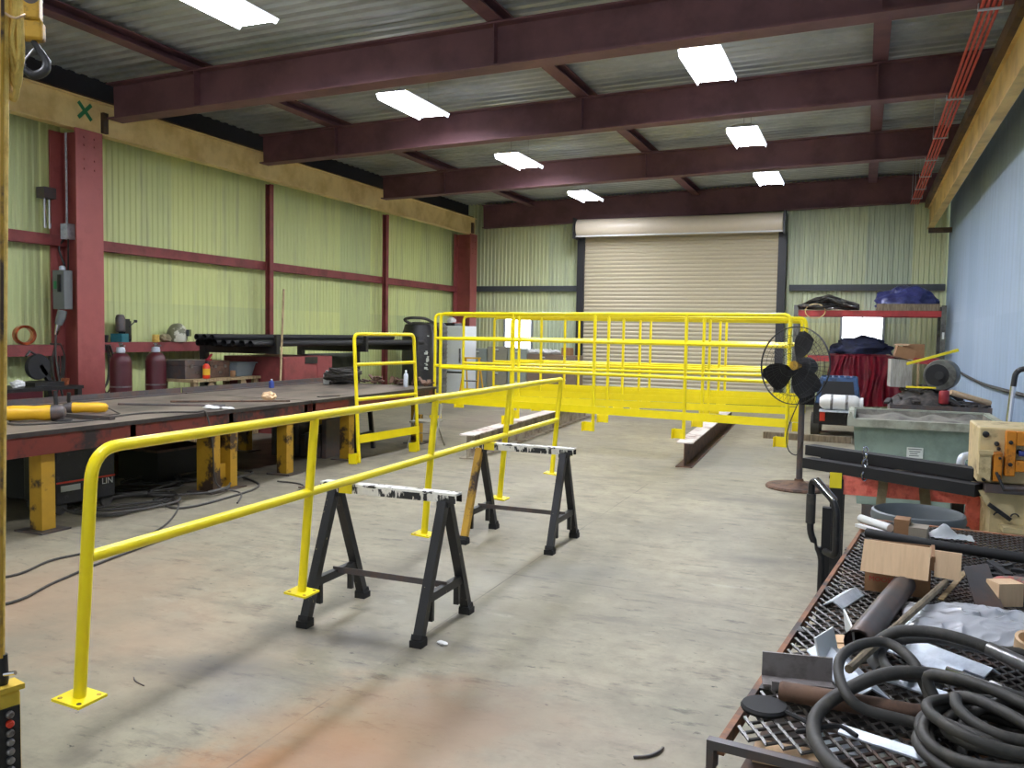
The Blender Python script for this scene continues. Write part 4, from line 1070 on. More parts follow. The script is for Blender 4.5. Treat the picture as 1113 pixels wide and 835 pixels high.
t = thing('forklift', 'small blue forklift truck with a white gas bottle across its back', 'forklift', (-.33, 14.9, 0))
MB().box(-.36, .36, -.35, .9, .22, .56).build('chassis', BLACK, t, bevel=.02)
mb = MB().hexa([(-.34, -.42, .56), (.34, -.42, .56), (.34, .5, .56), (-.34, .5, .56), (-.28, -.34, .98), (.28, -.34, .98), (.28, .4, .98), (-.28, .4, .98)])
mb.build('body', BLUE, t, bevel=.02)
MB().hexa([(-.26, -.425, .62), (.26, -.425, .62), (.26, -.39, .62), (-.26, -.39, .62), (-.22, -.365, .92), (.22, -.365, .92), (.22, -.33, .92), (-.22, -.33, .92)]).build('radiator_opening', BLACK_MATT, t)
mb = MB()
for k in range(6): mb.box(-.25 + .09 * k, -.19 + .09 * k, -.32, -.26, .981, 1.01)
mb.build('rear_knobs', BLUE, t)
gb = MB().lathe([(.06, -.30), (.10, -.26), (.12, -.21), (.12, .21), (.10, .26), (.07, .285)], 24, Matrix.Translation((.04, -.57, .60)) @ RX).build('gas_bottle', WHITE_D, t)
MB().lathe([(.085, .2855), (.09, .33), (.08, .34)], 18, Matrix.Translation((.04, -.57, .60)) @ RX).build('collar', WHITE_D, gb)
mb = MB()
for x in (-.12, .1): mb.lathe([(.1205, x - .02), (.124, x), (.1205, x + .02)], 24, Matrix.Translation((.04, -.57, .60)) @ RX, caps=False)
mb.build('strap', STEEL, gb)
MB().box(-.26, .34, -.70, -.425, .45, .476).build('bottle_cradle', GALV, t)
for sx in (-1, 1):
    for yy in (-.15, .7): MB().lathe([(.14, -.07), (.20, -.06), (.20, .06), (.14, .07)], 24, Matrix.Translation((sx * .33, yy, .20)) @ RX).build('wheel', RUBBER, t)
    MB().box(sx * .22 - .04, sx * .22 + .04, -.37, -.351, .28, .44).build('tail_light', EXTRED, t)
MB().box(-.3, .3, .91, .95, .1, .8).build('mast', BLACK, t)

# dark scrap bin and what lies on it
t = thing('scrap_bin', 'dark steel scrap bin behind the green hopper by the blue wall', 'bin', (.86, 11.5, 0))
mb = MB()
for s in (-1, 1): mb.box(-.52, .52, s * .5 - .01, s * .5 + .01, .1, .84).box(s * .52 - .01, s * .52 + .01, -.5, .5, .1, .84)
mb.box(-.52, .52, -.5, .5, .1, .12); mb.build('shell', DARKSTEEL, t)
for sx in (-1, 1): MB().box(sx * .42 - .05, sx * .42 + .05, -.5, .5, 0, .0995).build('skid', DARKSTEEL, t)
mb = MB(); rnd = random.Random(77)
def heap(u, v):
    x = -.50 + 1.0 * u; y = -.48 + .96 * v
    z = .80 + .22 * math.sin(PI * min(1, max(0, u * 1.1 + .12))) * math.sin(PI * v) ** .6 + .05 * noise.noise(Vector((x * 6, y * 6, 0)))
    return Vector((x, y, z))
mb.grid(heap, 26, 20)
for k in range(34):
    x, y = rnd.uniform(-.45, .45), rnd.uniform(-.42, .2)
    z = heap((x + .5), (y + .48) / .96).z
    mb.bar((x - rnd.uniform(-.15, .15), y - .08, z - .01), (x + rnd.uniform(-.12, .12), y + .08, z + rnd.uniform(.01, .06)), rnd.uniform(.02, .09), rnd.uniform(.01, .03))
tag(mb.build('scrap_heap', M('dark_scrap', (52, 50, 48), 0.7, 0.2, c2=(92, 84, 78), scale=9), None, loc=(.86, 11.5, 0)), 'heap of dark scrap metal filling the bin behind the green hopper', 'scrap', kind='stuff')
t = thing('timber_crate', 'weathered timber crate with a sloped brown lid on the scrap heap', 'crate', (.44, 11.62, 1.02), .1)
MB().box(-.12, .12, -.14, .14, 0, .34).build('side_boards', GREYBOARD := M('grey_boards', (168, 166, 158), 0.8, c2=(140, 138, 130), scale=4, stretch=(8, 1, 1)), t)
MB().hexa([(-.14, -.16, .38), (.16, -.16, .30), (.16, .16, .30), (-.14, .16, .38), (-.14, -.16, .395), (.16, -.16, .315), (.16, .16, .315), (-.14, .16, .395)]).build('lid', RUSTSTEEL, t)
single(MB().box(-.11, .11, -.09, .09, 0, .13), 'particle_board_block', CARD_D, 'tan board offcut on the lid of the weathered crate', 'board', (.47, 11.68, 1.372), (0, .26, .1))
t = thing('motor_drum', 'grey round motor drum lying on the scrap heap under a yellow bar', 'motor', (.90, 11.45, 1.0), (0, 0, -.2))
RXm = Matrix.Rotation(PI / 2, 4, 'X')
MB().lathe([(.10, -.16), (.175, -.15), (.185, -.13), (.185, .17), (.175, .20), (.10, .21)], 28, Matrix.Translation((0, 0, .187)) @ RXm).build('shell', MOTOR, t)
MB().lathe([(.04, .2205), (.05, .26)], 14, Matrix.Translation((0, 0, .187)) @ RXm).build('shaft', BLACK, t)
MB().lathe([(.0985, .211), (.13, .2115)], 22, Matrix.Translation((-.03, 0, .187)) @ RXm).build('vent_ring', BLACK_MATT, t)
single(MB().bar((.50, 11.30, 1.31), (1.0, 11.42, 1.47), .03, .03).bar((1.0, 11.42, 1.47), (1.055, 11.433, 1.488), .034, .034), 'yellow_bar', TAPE, 'thin yellow bar slanting over the motor drum by the blue wall', 'bar')
single(MB().box(-.16, .16, -.015, .015, 0, .02), 'yellow_strip', TAPE, 'short yellow strip lying before the motor drum on the scrap heap', 'strip', (.66, 11.2, 1.03))
single(MB().box(-.012, .012, -.012, .012, 0, .29), 'pale_stick', WOOD, 'pale upright stick propping the yellow bar beside the motor drum', 'stick', (.63, 11.31, 1.035))
t = thing('red_canister', 'red canister at the front edge of the scrap heap', 'canister', (.90, 11.08, .865))
MB().lathe([(.05, 0), (.055, .01), (.055, .14), (.045, .155)], 18).build('body', EXTRED2 := M('canister_red', (140, 34, 40), 0.5), t)
single(MB().lathe([(.03, -.26), (.035, -.25), (.035, .25), (.03, .26)], 14, RX), 'paper_roll', CARD, 'tan roll lying at the right edge of the scrap heap', 'roll', (1.20, 11.35, .93), (0, .25, .5))

# air hose on the blue wall
single(MB().tube(smooth_path([(1.627, 17.4, 1.04), (1.627, 15.5, 1.0), (1.627, 13.7, .985), (1.627, 12.2, 1.0), (1.627, 10.4, 1.03)], 8), .022, 8), 'air_hose', RUBBER, 'dark air hose strung along the blue wall', 'hose')

# ------------------------------------------------------------------ green hopper
t = thing('tipping_hopper', 'big grey-green steel tipping hopper with a dusty rim', 'hopper', (.50, 8.0, 0))
x0, x1 = -.545, .60; Y0, Y1 = 0, 1.25; zt, zb = .90, .16
mb = MB()
def shell(inset, mi):
    a = [(x0 + inset, Y0 + inset, zt), (x1 - inset, Y0 + inset, zt), (x1 - inset, Y1 - inset, zt), (x0 + inset, Y1 - inset, zt)]
    b = [(x0 + .05 + inset, Y0 + .03 + inset, zb + inset), (x1 - .05 - inset, Y0 + .03 + inset, zb + inset), (x1 - .05 - inset, Y1 - .42 - inset, zb + inset), (x0 + .05 + inset, Y1 - .42 - inset, zb + inset)]
    A = [mb.bm.verts.new(p) for p in a]; B = [mb.bm.verts.new(p) for p in b]
    for i in range(4): mb._face([A[i], A[(i+1) % 4], B[(i+1) % 4], B[i]], mi)
    mb._face(B, mi); return A
A, B = shell(0, 0), shell(.012, 1)
for i in range(4): mb._face([A[i], A[(i+1) % 4], B[(i+1) % 4], B[i]], 0)
mb.build('shell', [HOPPER, HOPPER_IN], t)
mb = MB()
mb.box(x0 - .05, x1 + .05, Y0 - .07, Y0 - .001, zt - .055, zt + .012); mb.box(x0 - .05, x1 + .05, Y1 + .001, Y1 + .05, zt - .055, zt + .012)
for xx in (x0 - .05, x1 + .001): mb.box(xx, xx + .049, Y0 - .0, Y1, zt - .055, zt + .012)
mb.hexa([(x0 - .05, Y0 - .07, zt + .012), (x0 - .0, Y0 - .07, zt + .012), (x0 - .0, Y0 - .05, zt + .012), (x0 - .05, Y0 - .05, zt + .012), (x0 - .03, Y0 - .07, zt + .07), (x0 - .02, Y0 - .07, zt + .07), (x0 - .02, Y0 - .05, zt + .07), (x0 - .03, Y0 - .05, zt + .07)])
mb.build('rim', HOPPER_RIM, t)
for xx in (-.38, .42): MB().box(xx - .07, xx + .07, .0, 1.1, 0, .159).build('fork_pocket', DARKSTEEL, t)
mb = MB().box(-.115, .012, Y0 + .0, Y0 + .008, .595, .685)
pl = mb.build('maker_plate', LABELW, t); 
mb = MB().box(-.105, .0, Y0 - .0015, Y0 - .0002, .668, .674)
for k, (a, b) in enumerate(((-.095, -.01), (-.09, -.03), (-.095, -.02))): mb.box(a, b, Y0 - .0015, Y0 - .0002, .648 - k * .018, .654 - k * .018)
mb.build('printed_lines', INK, pl)
tag(MB().grid(lambda u, v: Vector((x0 + .02 + (x1 - x0 - .04) * u, Y0 + .03 + (Y1 - .06) * v, .80 + .05 * noise.noise(Vector((u * 5, v * 5, 1))) + .06 * v)), 24, 24).build('metal_dust', HOPPER_IN, None, loc=(.50, 8.0, 0)), 'grey dusty waste filling the green hopper almost to its rim', 'waste', kind='stuff')

# ------------------------------------------------------------------ red topped bench with square tubes
t = thing('steel_bench', 'bench with a scuffed red-orange front rail behind the round grey bin', 'bench', (.25, 5.28, 0))
MB().box(-.325, .36, 0, .012, .70, .805).box(-.325, .36, .012, .9, .79, .805).build('top_rail', REDORANGE, t)
for x, m in ((-.355, BLACK), (.35, REDORANGE)):
    for yy in (.02, .8): MB().box(x - .035, x + .035, yy - .03, yy + .05, 0, .787).build('leg', m if yy < .5 else BLACK, t)
MB().box(-.40, -.326, -.012, .10, .788, .804).build('corner_post', BLACK, t)
MB().box(-.395, -.33, -.016, -.0125, .765 - .03, .825).build('yellow_tag', TAPE, t)
MB().box(-.30, .32, .35, .40, .25, .30).build('stretcher', BLACK, t)
d = Vector((.82, -.66, 0)).normalized()
for i, (p, z, lab) in enumerate((((-.32, 5.66), .901, 'upper black square tube of the stack resting on the red bench'), ((-.325, 5.52), .838, 'lower front black square tube of the stack resting on the red bench'), ((-.235, 5.80), .838, 'rear black square tube at the bottom of the stack on the red bench'))):
    q = (p[0] + 1.02 * .85, p[1] - .70 * .85 )
    mb = MB(); w = .07
    mb.prism([(-.045, -.031), (.045, -.031), (.045, .031), (-.045, .031)], (p[0] + .04, p[1], z), (q[0] + .04, q[1], z))
    single(mb, 'square_tube', BLACK_MATT, lab, 'steel tube')
t = thing('chain_binder', 'short silver chain hooked over the black square tubes', 'chain', (.04, 5.30, .935))
for k in range(5):
    ct = Vector((0, -.012 * k, .02 - .034 * k)); R = Matrix.Rotation(PI / 2 * (k % 2) + .4, 3, 'Z')
    MB().tube([ct + R @ Vector((.014 * math.cos(2 * PI * j / 14), 0, .026 * math.sin(2 * PI * j / 14))) for j in range(14)], .0055, 6, closed=True).build('link', CHROME, t)
t = thing('lifting_sling', 'canvas lifting sling looped over the red front rail', 'sling', (.22, 5.26, .80))
def strap(pts, w, m=SLING):
    mb = MB(); P = smooth_path(pts, 6)
    for a, b in zip(P, P[1:]): mb.bar(a, b, w, .006, up=(0, -1, .25))
    return mb
MB().grid(lambda u, v: Vector((-.11 + .05 * v + .004 * math.sin(u * 5), -.006 - .006 * u, .045 - .19 * u)), 8, 2, thick=.005).build('left_fall', SLING, t)
MB().grid(lambda u, v: Vector((.10 + .055 * v + .02 * u * u, -.006 - .006 * u, .045 - .19 * u)), 8, 2, thick=.005).build('right_fall', SLING, t)
MB().grid(lambda u, v: Vector((-.11 + .30 * u, -.02 + .05 * v, .055 + .012 * math.sin(u * PI))), 12, 2, thick=.006).build('top_band', SLING, t)
t = thing('bent_handle_pipe', 'white ended pipe bend against the cream machine at the red bench', 'pipe', (.535, 5.36, .81))
MB().tube(fillet([(0, 0, 0), (0, 0, .14), (.05, .03, .15)], .03), .022, 12).build('pipe', GALV, t)
MB().box(.026, .05, -.02, .02, 0, .10).build('blue_clip', BLUEBAG, t)

# round grey bin
t = thing('round_bin', 'round grey plastic bin open at the top behind the work cart', 'bin', (.285, 4.62, 0))
MB().lathe([(.16, 0), (.165, .01), (.19, .70), (.211, .708), (.216, .73), (.211, .755), (.20, .76), (.19, .74), (.155, .03), (.0005, .03)], 44).build('body', CANGREY, t)
for s in (-1, 1): MB().box(s * .215 - .015, s * .215 + .015, -.05, .05, .64, .695).build('grip', CANGREY, t)

# cream and orange iron worker
t = thing('ironworker', 'worn cream and orange metalworking machine at the right edge of the photo', 'machine', (.88, 4.90, 0))
MB().box(-.315, .45, .0, .42, .885, 1.165).build('upper_frame', CREAM_M, t, bevel=.008)
MB().hexa([(-.24, .0, 0), (.45, .0, 0), (.45, .42, 0), (-.24, .42, 0), (-.25, .0, .74), (.45, .0, .74), (.45, .42, .74), (-.25, .42, .74)]).hexa([(-.25, .0, .7405), (.45, .0, .7405), (.45, .42, .7405), (-.25, .42, .7405), (-.305, .0, .84), (.45, .0, .84), (.45, .42, .84), (-.305, .42, .84)]).build('lower_frame', CREAM_M, t)
MB().box(-.28, .45, -.05, .40, .8405, .8845).build('work_bed', DARKSTEEL, t)
MB().box(-.25, -.212, -.06, -.001, .90, 1.045).build('shear_block', ORANGE, t, bevel=.004)
MB().box(-.20, -.155, -.05, -.001, .93, 1.155).build('orange_guard', ORANGE, t, bevel=.004)
MB().box(-.154, .0, -.05, -.001, 1.085, 1.155).build('orange_guard', ORANGE, t, bevel=.004)
MB().box(-.154, .0, -.05, -.001, .955, 1.01).build('orange_guard', ORANGE, t, bevel=.004)
MB().hexa([(-.315, -.055, .93), (-.262, -.055, .895), (-.262, -.001, .895), (-.315, -.001, .93), (-.315, -.055, 1.035), (-.262, -.055, 1.035), (-.262, -.001, 1.035), (-.315, -.001, 1.035)]).build('cover_plate', CREAM_M, t)
MB().box(-.32, -.255, -.07, -.0555, 1.035, 1.055).build('guide_lip', CREAM_M, t)
for x, z, r, y in ((-.285, 1.13, .016, -.0005), (-.235, 1.085, .012, -.0005), (-.225, 1.06, .009, -.0005), (-.18, 1.10, .010, -.0505), (-.178, .99, .010, -.0505), (-.285, .90, .010, -.0005), (-.135, 1.05, .014, -.0005), (-.225, 1.02, .007, -.0605), (-.225, .93, .007, -.0605)):
    MB().lathe([(r, 0), (r, .012), (r * .6, .016)], 10, Matrix.Translation((x, y, z)) @ RXm).build('bolt', BLACK, t)
MB().tube([(-.24, -.075, .95), (-.205, -.10, .87)], .007, 8).build('lever', BLACK, t)
MB().tube([(-.14, -.03, 1.045), (-.02, -.03, 1.05)], .014, 10).build('punch_pin', BLUEBAG, t)
MB().tube([(-.21, -.09, .875), (-.02, -.10, .885)], .014, 10).build('clamp_bar', DARKSTEEL, t)
MB().bar((-.26, -.03, .78), (-.16, -.03, .71), .022, .02).build('pedal_link', BLACK, t)
MB().box(-.20, .2, -.10, -.001, .655, .68).build('lower_shelf', CREAM_M, t)
for x in (-.215, -.14): MB().tube([(x + .018 * math.cos(a * .3), -.012, .72 + .018 * math.sin(a * .3)) for a in range(1, 11)], .004, 6).build('hose_hook', BLACK, t)

# hand truck by the blue wall
t = thing('hand_truck', 'black and silver hand truck standing behind the cream machine', 'hand truck', (1.03, 6.45, 0), -.25)
for s in (-1, 1): MB().tube([(s * .13, 0, .05), (s * .13, .03, .9), (s * .11, .08, 1.30)], .018, 10).build('rail', CHROME if s < 0 else BLACK, t)
MB().tube(fillet([(-.11, .08, 1.30), (-.10, .09, 1.42), (.10, .09, 1.42), (.11, .08, 1.30)], .06), .018, 10).build('top_handle', BLACK, t)
for z in (.35, .7, 1.05): MB().bar((-.13, .03 * z, z), (.13, .03 * z, z), .03, .02).build('crossbar', BLACK, t)
MB().box(-.08, .08, .035, .06, .72, 1.02).build('back_panel', BLACK, t)
MB().box(-.17, .17, -.20, .02, 0, .015).build('toe_plate', DARKSTEEL, t)
for s in (-1, 1): MB().lathe([(.07, -.025), (.11, -.02), (.11, .02), (.07, .025)], 20, Matrix.Translation((s * .20, .10, .11)) @ RX).build('wheel', RUBBER, t)

# black push handle standing at the cart
t = thing('trolley_handle', 'black tubular push handle standing left of the cart by the red bench', 'handle', (-.125, 4.28, 0))
MB().tube(fillet([(-.015, 0, .0), (-.015, 0, .58), (-.072, 0, .66), (-.072, 0, .94), (.045, -.12, .84), (.05, -.14, .60), (.0, -.04, .60)], .05, 5), .016, 12).build('tube_loop', BLACK, t)
MB().box(-.02, .02, -.008, .035, 0, .80).build('post', BLACK_MATT, t)
MB().box(-.055, .055, -.03, .06, -.0, .012).build('foot', BLACK, t)
MB().tube([(-.072, 0, .72), (-.072, 0, .86)], .022, 12).build('hand_grip', RUBBER, t)
MB().tube([(-.05, -.0155, .93), (.035, -.105, .855)], .0172, 12).build('worn_bar', CHROME, t)

# ------------------------------------------------------------------ work cart with an expanded metal top
ROT = -.1178
CX, CY = -.233, 1.713
cart = thing('work_cart', 'steel work cart with a rusty expanded metal top in the right foreground', 'cart', (CX, CY, 0), ROT)
CW, CL, ZT = 1.15, 2.42, .80
MESHM = M('expanded_metal_worn', (78, 75, 72), 0.36, 0.55, c2=(82, 60, 48), scale=3.2, lo=0.54, hi=0.66)
mb = MB()
pw, pl_ = .034, .050
nx, ny = int(CW / pw), int(CL / pl_)
def strand(p, q):
    p, q = Vector(p), Vector(q)
    mb.bar(p, q, .0062, .0042, up=(0, -.35, 1))
for j in range(ny * 2):
    for i in range(nx):
        xa = .02 + i * pw; ya = .015 + j * pl_ / 2
        xo = pw / 2 if j % 2 else 0
        xm, xl, xr = xa + xo, xa + xo - pw / 2, xa + xo + pw / 2
        if xr > CW - .01 or xl < 0.01 or ya + pl_ / 2 > CL - .01: continue
        strand((xm, ya, ZT - .004), (xl, ya + pl_ / 2, ZT - .0015)); strand((xm, ya, ZT - .0015), (xr, ya + pl_ / 2, ZT - .004))
mb.build('expanded_mesh', MESHM, cart, angle=1.2)
mb = MB()
EDGE = M('rusty_edge_angle', (150, 100, 66), 0.6, 0.3, c2=(70, 62, 58), scale=6)
for xa, xb in ((-.006, .008), (CW - .008, CW + .006)): MB().box(xa, xb, 0, CL, ZT - .040, ZT - .009).build('side_rail', EDGE, cart)
MB().box(-.022, CW + .02, -.022, -.001, ZT - .022, ZT - .004).box(-.022, -.008, -.022, .02, ZT - .07, ZT - .0225).build('end_rail', DARKSTEEL, cart)
MB().box(-.03, CW + .02, CL + .001, CL + .03, ZT - .05, ZT - .006).build('end_rail', EDGE, cart)
MB().box(.125, CW, -.018, -.006, ZT - .20, ZT - .0225).build('front_apron', BLUEDARK, cart)
for x in (.075, CW - .075):
    for y in (.035, CL - .06): MB().box(x - .04, x + .04, y - .03, y + .03, 0, .6715).build('leg', BLACK, cart)
mb = MB()
for k in range(5): mb.box(.007, CW - .007, .3 + k * .45, .34 + k * .45, ZT - .05, ZT - .0085)
mb.build('cross_bearer', BLACK, cart)
MB().box(.012, CW - .012, .02, CL - .02, .672, .68).build('lower_shelf', M('dirty_shelf', (58, 48, 42), 0.8, c2=(92, 66, 48), scale=5), cart)
CM = Matrix.Translation((CX, CY, 0)) @ Matrix.Rotation(ROT, 4, 'Z')
# offcuts visible through the mesh on the shelf
under = [((.10, .22), .16, .09, CARD, 'tan offcut seen through the cart mesh at its near left corner'), ((.22, .34), .2, .1, GALV, 'grey plate seen through the cart mesh under the black hose loop'), ((.33, .20), .12, .12, WHITE_D, 'white crumpled bag seen through the cart mesh inside the hose loop'), ((.48, .55), .2, .15, CARD_D, 'brown board seen through the cart mesh beside the hose coil'), ((.12, .95), .12, .3, RUSTSTEEL, 'rusty plate seen through the cart mesh behind the short channel'), ((.40, .05), .2, .07, CARD, 'tan strip seen through the cart mesh at its near edge')]
for (x, y), sx, sy, m, lab in under:
    p = CM @ Vector((x, y, .681))
    mb = MB()
    if m is WHITE_D: mb.blob((0, 0, .03), (.09, .07, .04), 6, .5, 3, 0)
    else: mb.box(-sx / 2, sx / 2, -sy / 2, sy / 2, 0, .012)
    single(mb, 'shelf_offcut', m, lab, 'offcut', p, (0, 0, ROT + .3 * x * 5))

# things on the cart
MILLGREY = M('grey_mill_scale', (138, 132, 130), 0.5, 0.1, c2=(108, 100, 98), scale=14)
ZC = .801
t = thing('steel_channel', 'short dark steel channel lying across the near left of the cart', 'steel offcut', (-.108, 2.04, ZC), .16)
MB().box(-.078, .078, -.03, .03, 0, .006).box(-.078, .078, .024, .030, .006, .062).build('channel', MILLGREY, t)
MB().box(-.06, .075, -.045, -.032, 0, .02).build('loose_flat', MILLGREY, t)
single(MB().lathe([(.018, -.155), (.021, -.15), (.021, .15), (.018, .155)], 14, Matrix.Translation((0, 0, .0215)) @ RX), 'rusty_pipe', RUSTSTEEL, 'rusty brown pipe lying under the hose loop on the cart', 'pipe', (.015, 1.935, ZC), (0, 0, -.02))
single(MB().lathe([(.048, 0), (.05, .006), (.046, .012)], 24), 'grinding_disc', BLACK_MATT, 'dark round mesh disc beside the rusty pipe on the cart', 'disc', (-.165, 1.875, ZC), (0, 0, 0))
single(MB().tube(smooth_path([(-.12, 1.86, .81), (-.06, 1.80, .815), (-.09, 1.77, .812), (-.02, 1.83, .812), (.02, 1.80, .812)], 5), .005, 6), 'wire_scrap', BLACK_MATT, 'thin black wire scrap in front of the rusty pipe on the cart', 'wire')
def angle_piece(label, p, rz, L, w, m=GALV, tilt=0.0):
    mb = MB().hexa([(-L / 2, -w, 0), (L / 2, -w, 0), (L / 2, 0, w * .6), (-L / 2, 0, w * .6), (-L / 2, -w, .004), (L / 2, -w, .004), (L / 2, 0, w * .6 + .004), (-L / 2, 0, w * .6 + .004)])
    mb.hexa([(-L / 2, 0, w * .6), (L / 2, 0, w * .6), (L / 2, w, 0), (-L / 2, w, 0), (-L / 2, 0, w * .6 + .004), (L / 2, 0, w * .6 + .004), (L / 2, w, .004), (-L / 2, w, .004)])
    return single(mb, 'angle_offcut', m, label, 'angle offcut', (p[0], p[1], ZC), (0, tilt, rz))
angle_piece('small galvanised angle offcut standing alone on the left of the cart', (-.022, 2.77, 0), 1.25, .19, .03)
angle_piece('white angle offcut inside the upright hose loop on the cart', (-.005, 2.15, 0), -1.2, .30, .045)
angle_piece('galvanised angle offcut under the arched hose, left one of the pair', (.165, 2.33, 0), -.75, .24, .03)
angle_piece('galvanised angle offcut under the arched hose, right one of the pair', (.235, 2.36, 0), -.72, .22, .03)
angle_piece('white angle offcut half hidden under the near hose bend', (.085, 1.80, 0), -.35, .2, .018)
angle_piece('galvanised angle offcut between the hose loop and the coil', (.135, 2.14, 0), -.5, .16, .02)
single(MB().box(-.0025, .0025, -.08, .08, 0, .055), 'white_plate', WHITE, 'upright white plate edge beside the dark pipe on the cart', 'plate', (.0, 2.42, ZC), (0, -.12, .15))
single(MB().box(-.0025, .0025, -.055, .055, 0, .07), 'white_plate', WHITE, 'slim white plate leaning left of the hose loop on the cart', 'plate', (-.045, 2.23, ZC), (0, -.25, -.35))
single(MB().prism([(-.035, 0), (.035, 0), (.02, .004), (-.02, .004)], (0, -.05, 0), (0, .05, 0)).box(-.05, .02, -.02, .005, .0045, .008), 'cardboard_scrap', CARD, 'tan cardboard scrap on the cart left of the dark pipe', 'cardboard', (-.018, 2.38, ZC), (0, 0, .4))
single(MB().tube([(.018, 2.285, .838), (.149, 2.90, .838)], .034, 18, caps=False).tube([(.149, 2.90, .838), (.018, 2.285, .838)], .028, 18, caps=False), 'dark_pipe', DARKSTEEL, 'short thick dark steel pipe lying lengthwise on the cart', 'pipe')
single(MB().tube([(.0, 2.03, .86), (.264, 2.90, .86)], .010, 8), 'wooden_rod', WOOD_G, 'long thin wooden rod lying across the dark pipe and the hoses', 'rod')
def film(u, v):
    x = .125 + .34 * u; y = 2.44 + .32 * v + .05 * u
    r1 = 1 - abs(noise.noise(Vector((x * 7 + y * 5, y * 9, 2)))) * 2.2
    r2 = 1 - abs(noise.noise(Vector((x * 15 - y * 12, y * 11 + x * 6, 5)))) * 2.4
    return Vector((x + .010 * r2, y, .814 + max(0, .034 * math.sin(PI * u) ** .5 * math.sin(PI * v) ** .5 * (.35 + .65 * r1) + .012 * r2)))
single(MB().grid(film, 80, 70, thick=.0012), 'plastic_bag', FILM, 'crumpled clear plastic sheet on the right of the cart', 'plastic sheet', angle=.5)
# hoses
def hose(label, pts, r, m=RUBBER, nm='rubber_hose'):
    return single(MB().tube(smooth_path(pts, 8), r, 12), nm, m, label, 'hose', group='hoses on the cart')
H1 = [(0.404, 2.034, 0.84), (0.343, 2.035, 0.85), (0.25, 2.023, 0.87), (0.163, 1.993, 0.89), (0.075, 1.953, 0.89), (-0.001, 1.908, 0.86), (-0.052, 1.851, 0.83), (-0.06, 1.763, 0.82), (-0.034, 1.665, 0.82), (0.011, 1.606, 0.82), (0.09, 1.578, 0.82), (.2, 1.60, .82)]
hose('thick black hose sweeping in a wide bend over the near edge of the cart', H1, .0145)
H2 = [(0.20, 1.86, 0.822), (0.122, 1.87, 0.83), (0.037, 1.868, 0.84), (-0.001, 1.878, 0.86), (-0.021, 1.958, 0.88), (-0.01, 2.017, 0.9), (0.035, 2.077, 0.91), (0.084, 2.094, 0.91), (0.127, 2.033, 0.9), (0.15, 1.977, 0.87), (0.17, 1.95, 0.835), (.21, 1.91, .825)]
hose('black hose standing up in a round loop left of the coil', H2, .0115)
H3 = [(0.07, 2.16, 0.82), (0.052, 2.215, 0.83), (0.062, 2.269, 0.85), (0.107, 2.283, 0.88), (0.172, 2.283, 0.89), (0.24, 2.266, 0.89), (0.306, 2.247, 0.88)]
t3 = thing('rubber_hose', 'thick black hose arching to a silver coupling at the right edge', 'hose', (0, 0, 0), 0, 'hoses on the cart')
MB().tube(smooth_path(H3, 8), .0145, 12).build('hose', RUBBER, t3)
MB().tube([(0.300, 2.250, 0.881), (0.367, 2.205, 0.87), (0.42, 2.18, 0.86)], .0165, 12).build('coupling', STEEL, t3)
H4 = [(0.20, 2.16, 0.815), (0.156, 2.15, 0.82), (0.093, 2.126, 0.835), (0.072, 2.225, 0.83), (0.082, 2.317, 0.83), (0.132, 2.36, 0.84), (0.206, 2.364, 0.85), (0.285, 2.338, 0.85), (0.39, 2.347, 0.85), (0.46, 2.347, 0.85)]
hose('second black hose running behind the arched hose to the right edge', H4, .012)
t = thing('grease_gun_lance', 'thin silver lance with a ribbed tip between the hoses', 'lance', (.255, 2.20, .825), -.62)
MB().tube([(-.05, 0, 0), (.05, 0, 0)], .006, 10).build('tube', CHROME, t); MB().lathe([(.008, .051), (.010, .054), (.010, .080), (.007, .083), (.007, .10)], 12, RX).build('tip', STEEL, t)
t = thing('hose_coil', 'thick black hose coiled in a heap at the bottom right of the cart', 'hose', (.262, 1.79, .80), 0, 'hoses on the cart')
rnd = random.Random(41); pts = []
for k in range(8 * 12):
    a = -2 * PI * k / 12 + 2.4; lap = k / 12
    rr = .132 - .0055 * lap + .014 * math.sin(lap * 2.1) 
    pts.append((rr * 1.05 * math.cos(a) + .012 * math.sin(lap * 1.7), rr * 1.0 * math.sin(a) + .01 * math.cos(lap * 2.3), .014 + .012 * lap + .008 * math.sin(a * 2 + lap)))
MB().tube(smooth_path(pts, 3), .0108, 12).build('coil', RUBBER, t)
for k, ppp in enumerate(([(-.10, .10, .03), (-.065, .07, .10), (.0, .0, .115), (.08, -.08, .10), (.16, -.16, .08)], [(-.085, .115, .05), (-.11, .135, .11), (-.03, .09, .125), (.05, .03, .12), (.15, -.03, .11), (.26, -.10, .09)], [(-.06, -.02, .02), (-.05, .06, .06), (.02, .08, .10), (.10, .05, .11), (.2, .03, .1)])):
    MB().tube(smooth_path(ppp, 7), .0112, 12).build('crossing_turn', RUBBER, t)

# cardboard box and pieces at the back of the cart
t = thing('cardboard_box', 'open cardboard box with flaps hanging down on the cart', 'box', (.135, 3.0, ZC), -.06)
BW, BD, BH = .092, .085, .128
mb = MB()
for s in (-1, 1): mb.box(-BW, BW, s * BD - .002, s * BD + .002, 0, BH).box(s * BW - .002, s * BW + .002, -BD, BD, 0, BH)
mb.box(-BW, BW, -BD, BD, 0, .004); mb.build('body', CARD_D, t)
mb = MB().bar((0, -BD - .003, BH + .012), (0, -BD - .055, BH - .065), 2.1 * BW, .003, up=(1, 0, 0)); 
f1 = MB().hexa([(-BW - .008, -BD - .004, BH + .035), (BW + .0, -BD - .004, BH + .030), (BW + .0, -BD - .001, BH + .031), (-BW - .008, -BD - .001, BH + .036), (-BW - .014, -BD - .05, BH - .056), (BW - .006, -BD - .05, BH - .062), (BW - .006, -BD - .047, BH - .062), (-BW - .014, -BD - .047, BH - .056)]).build('front_flap', CARD, t)
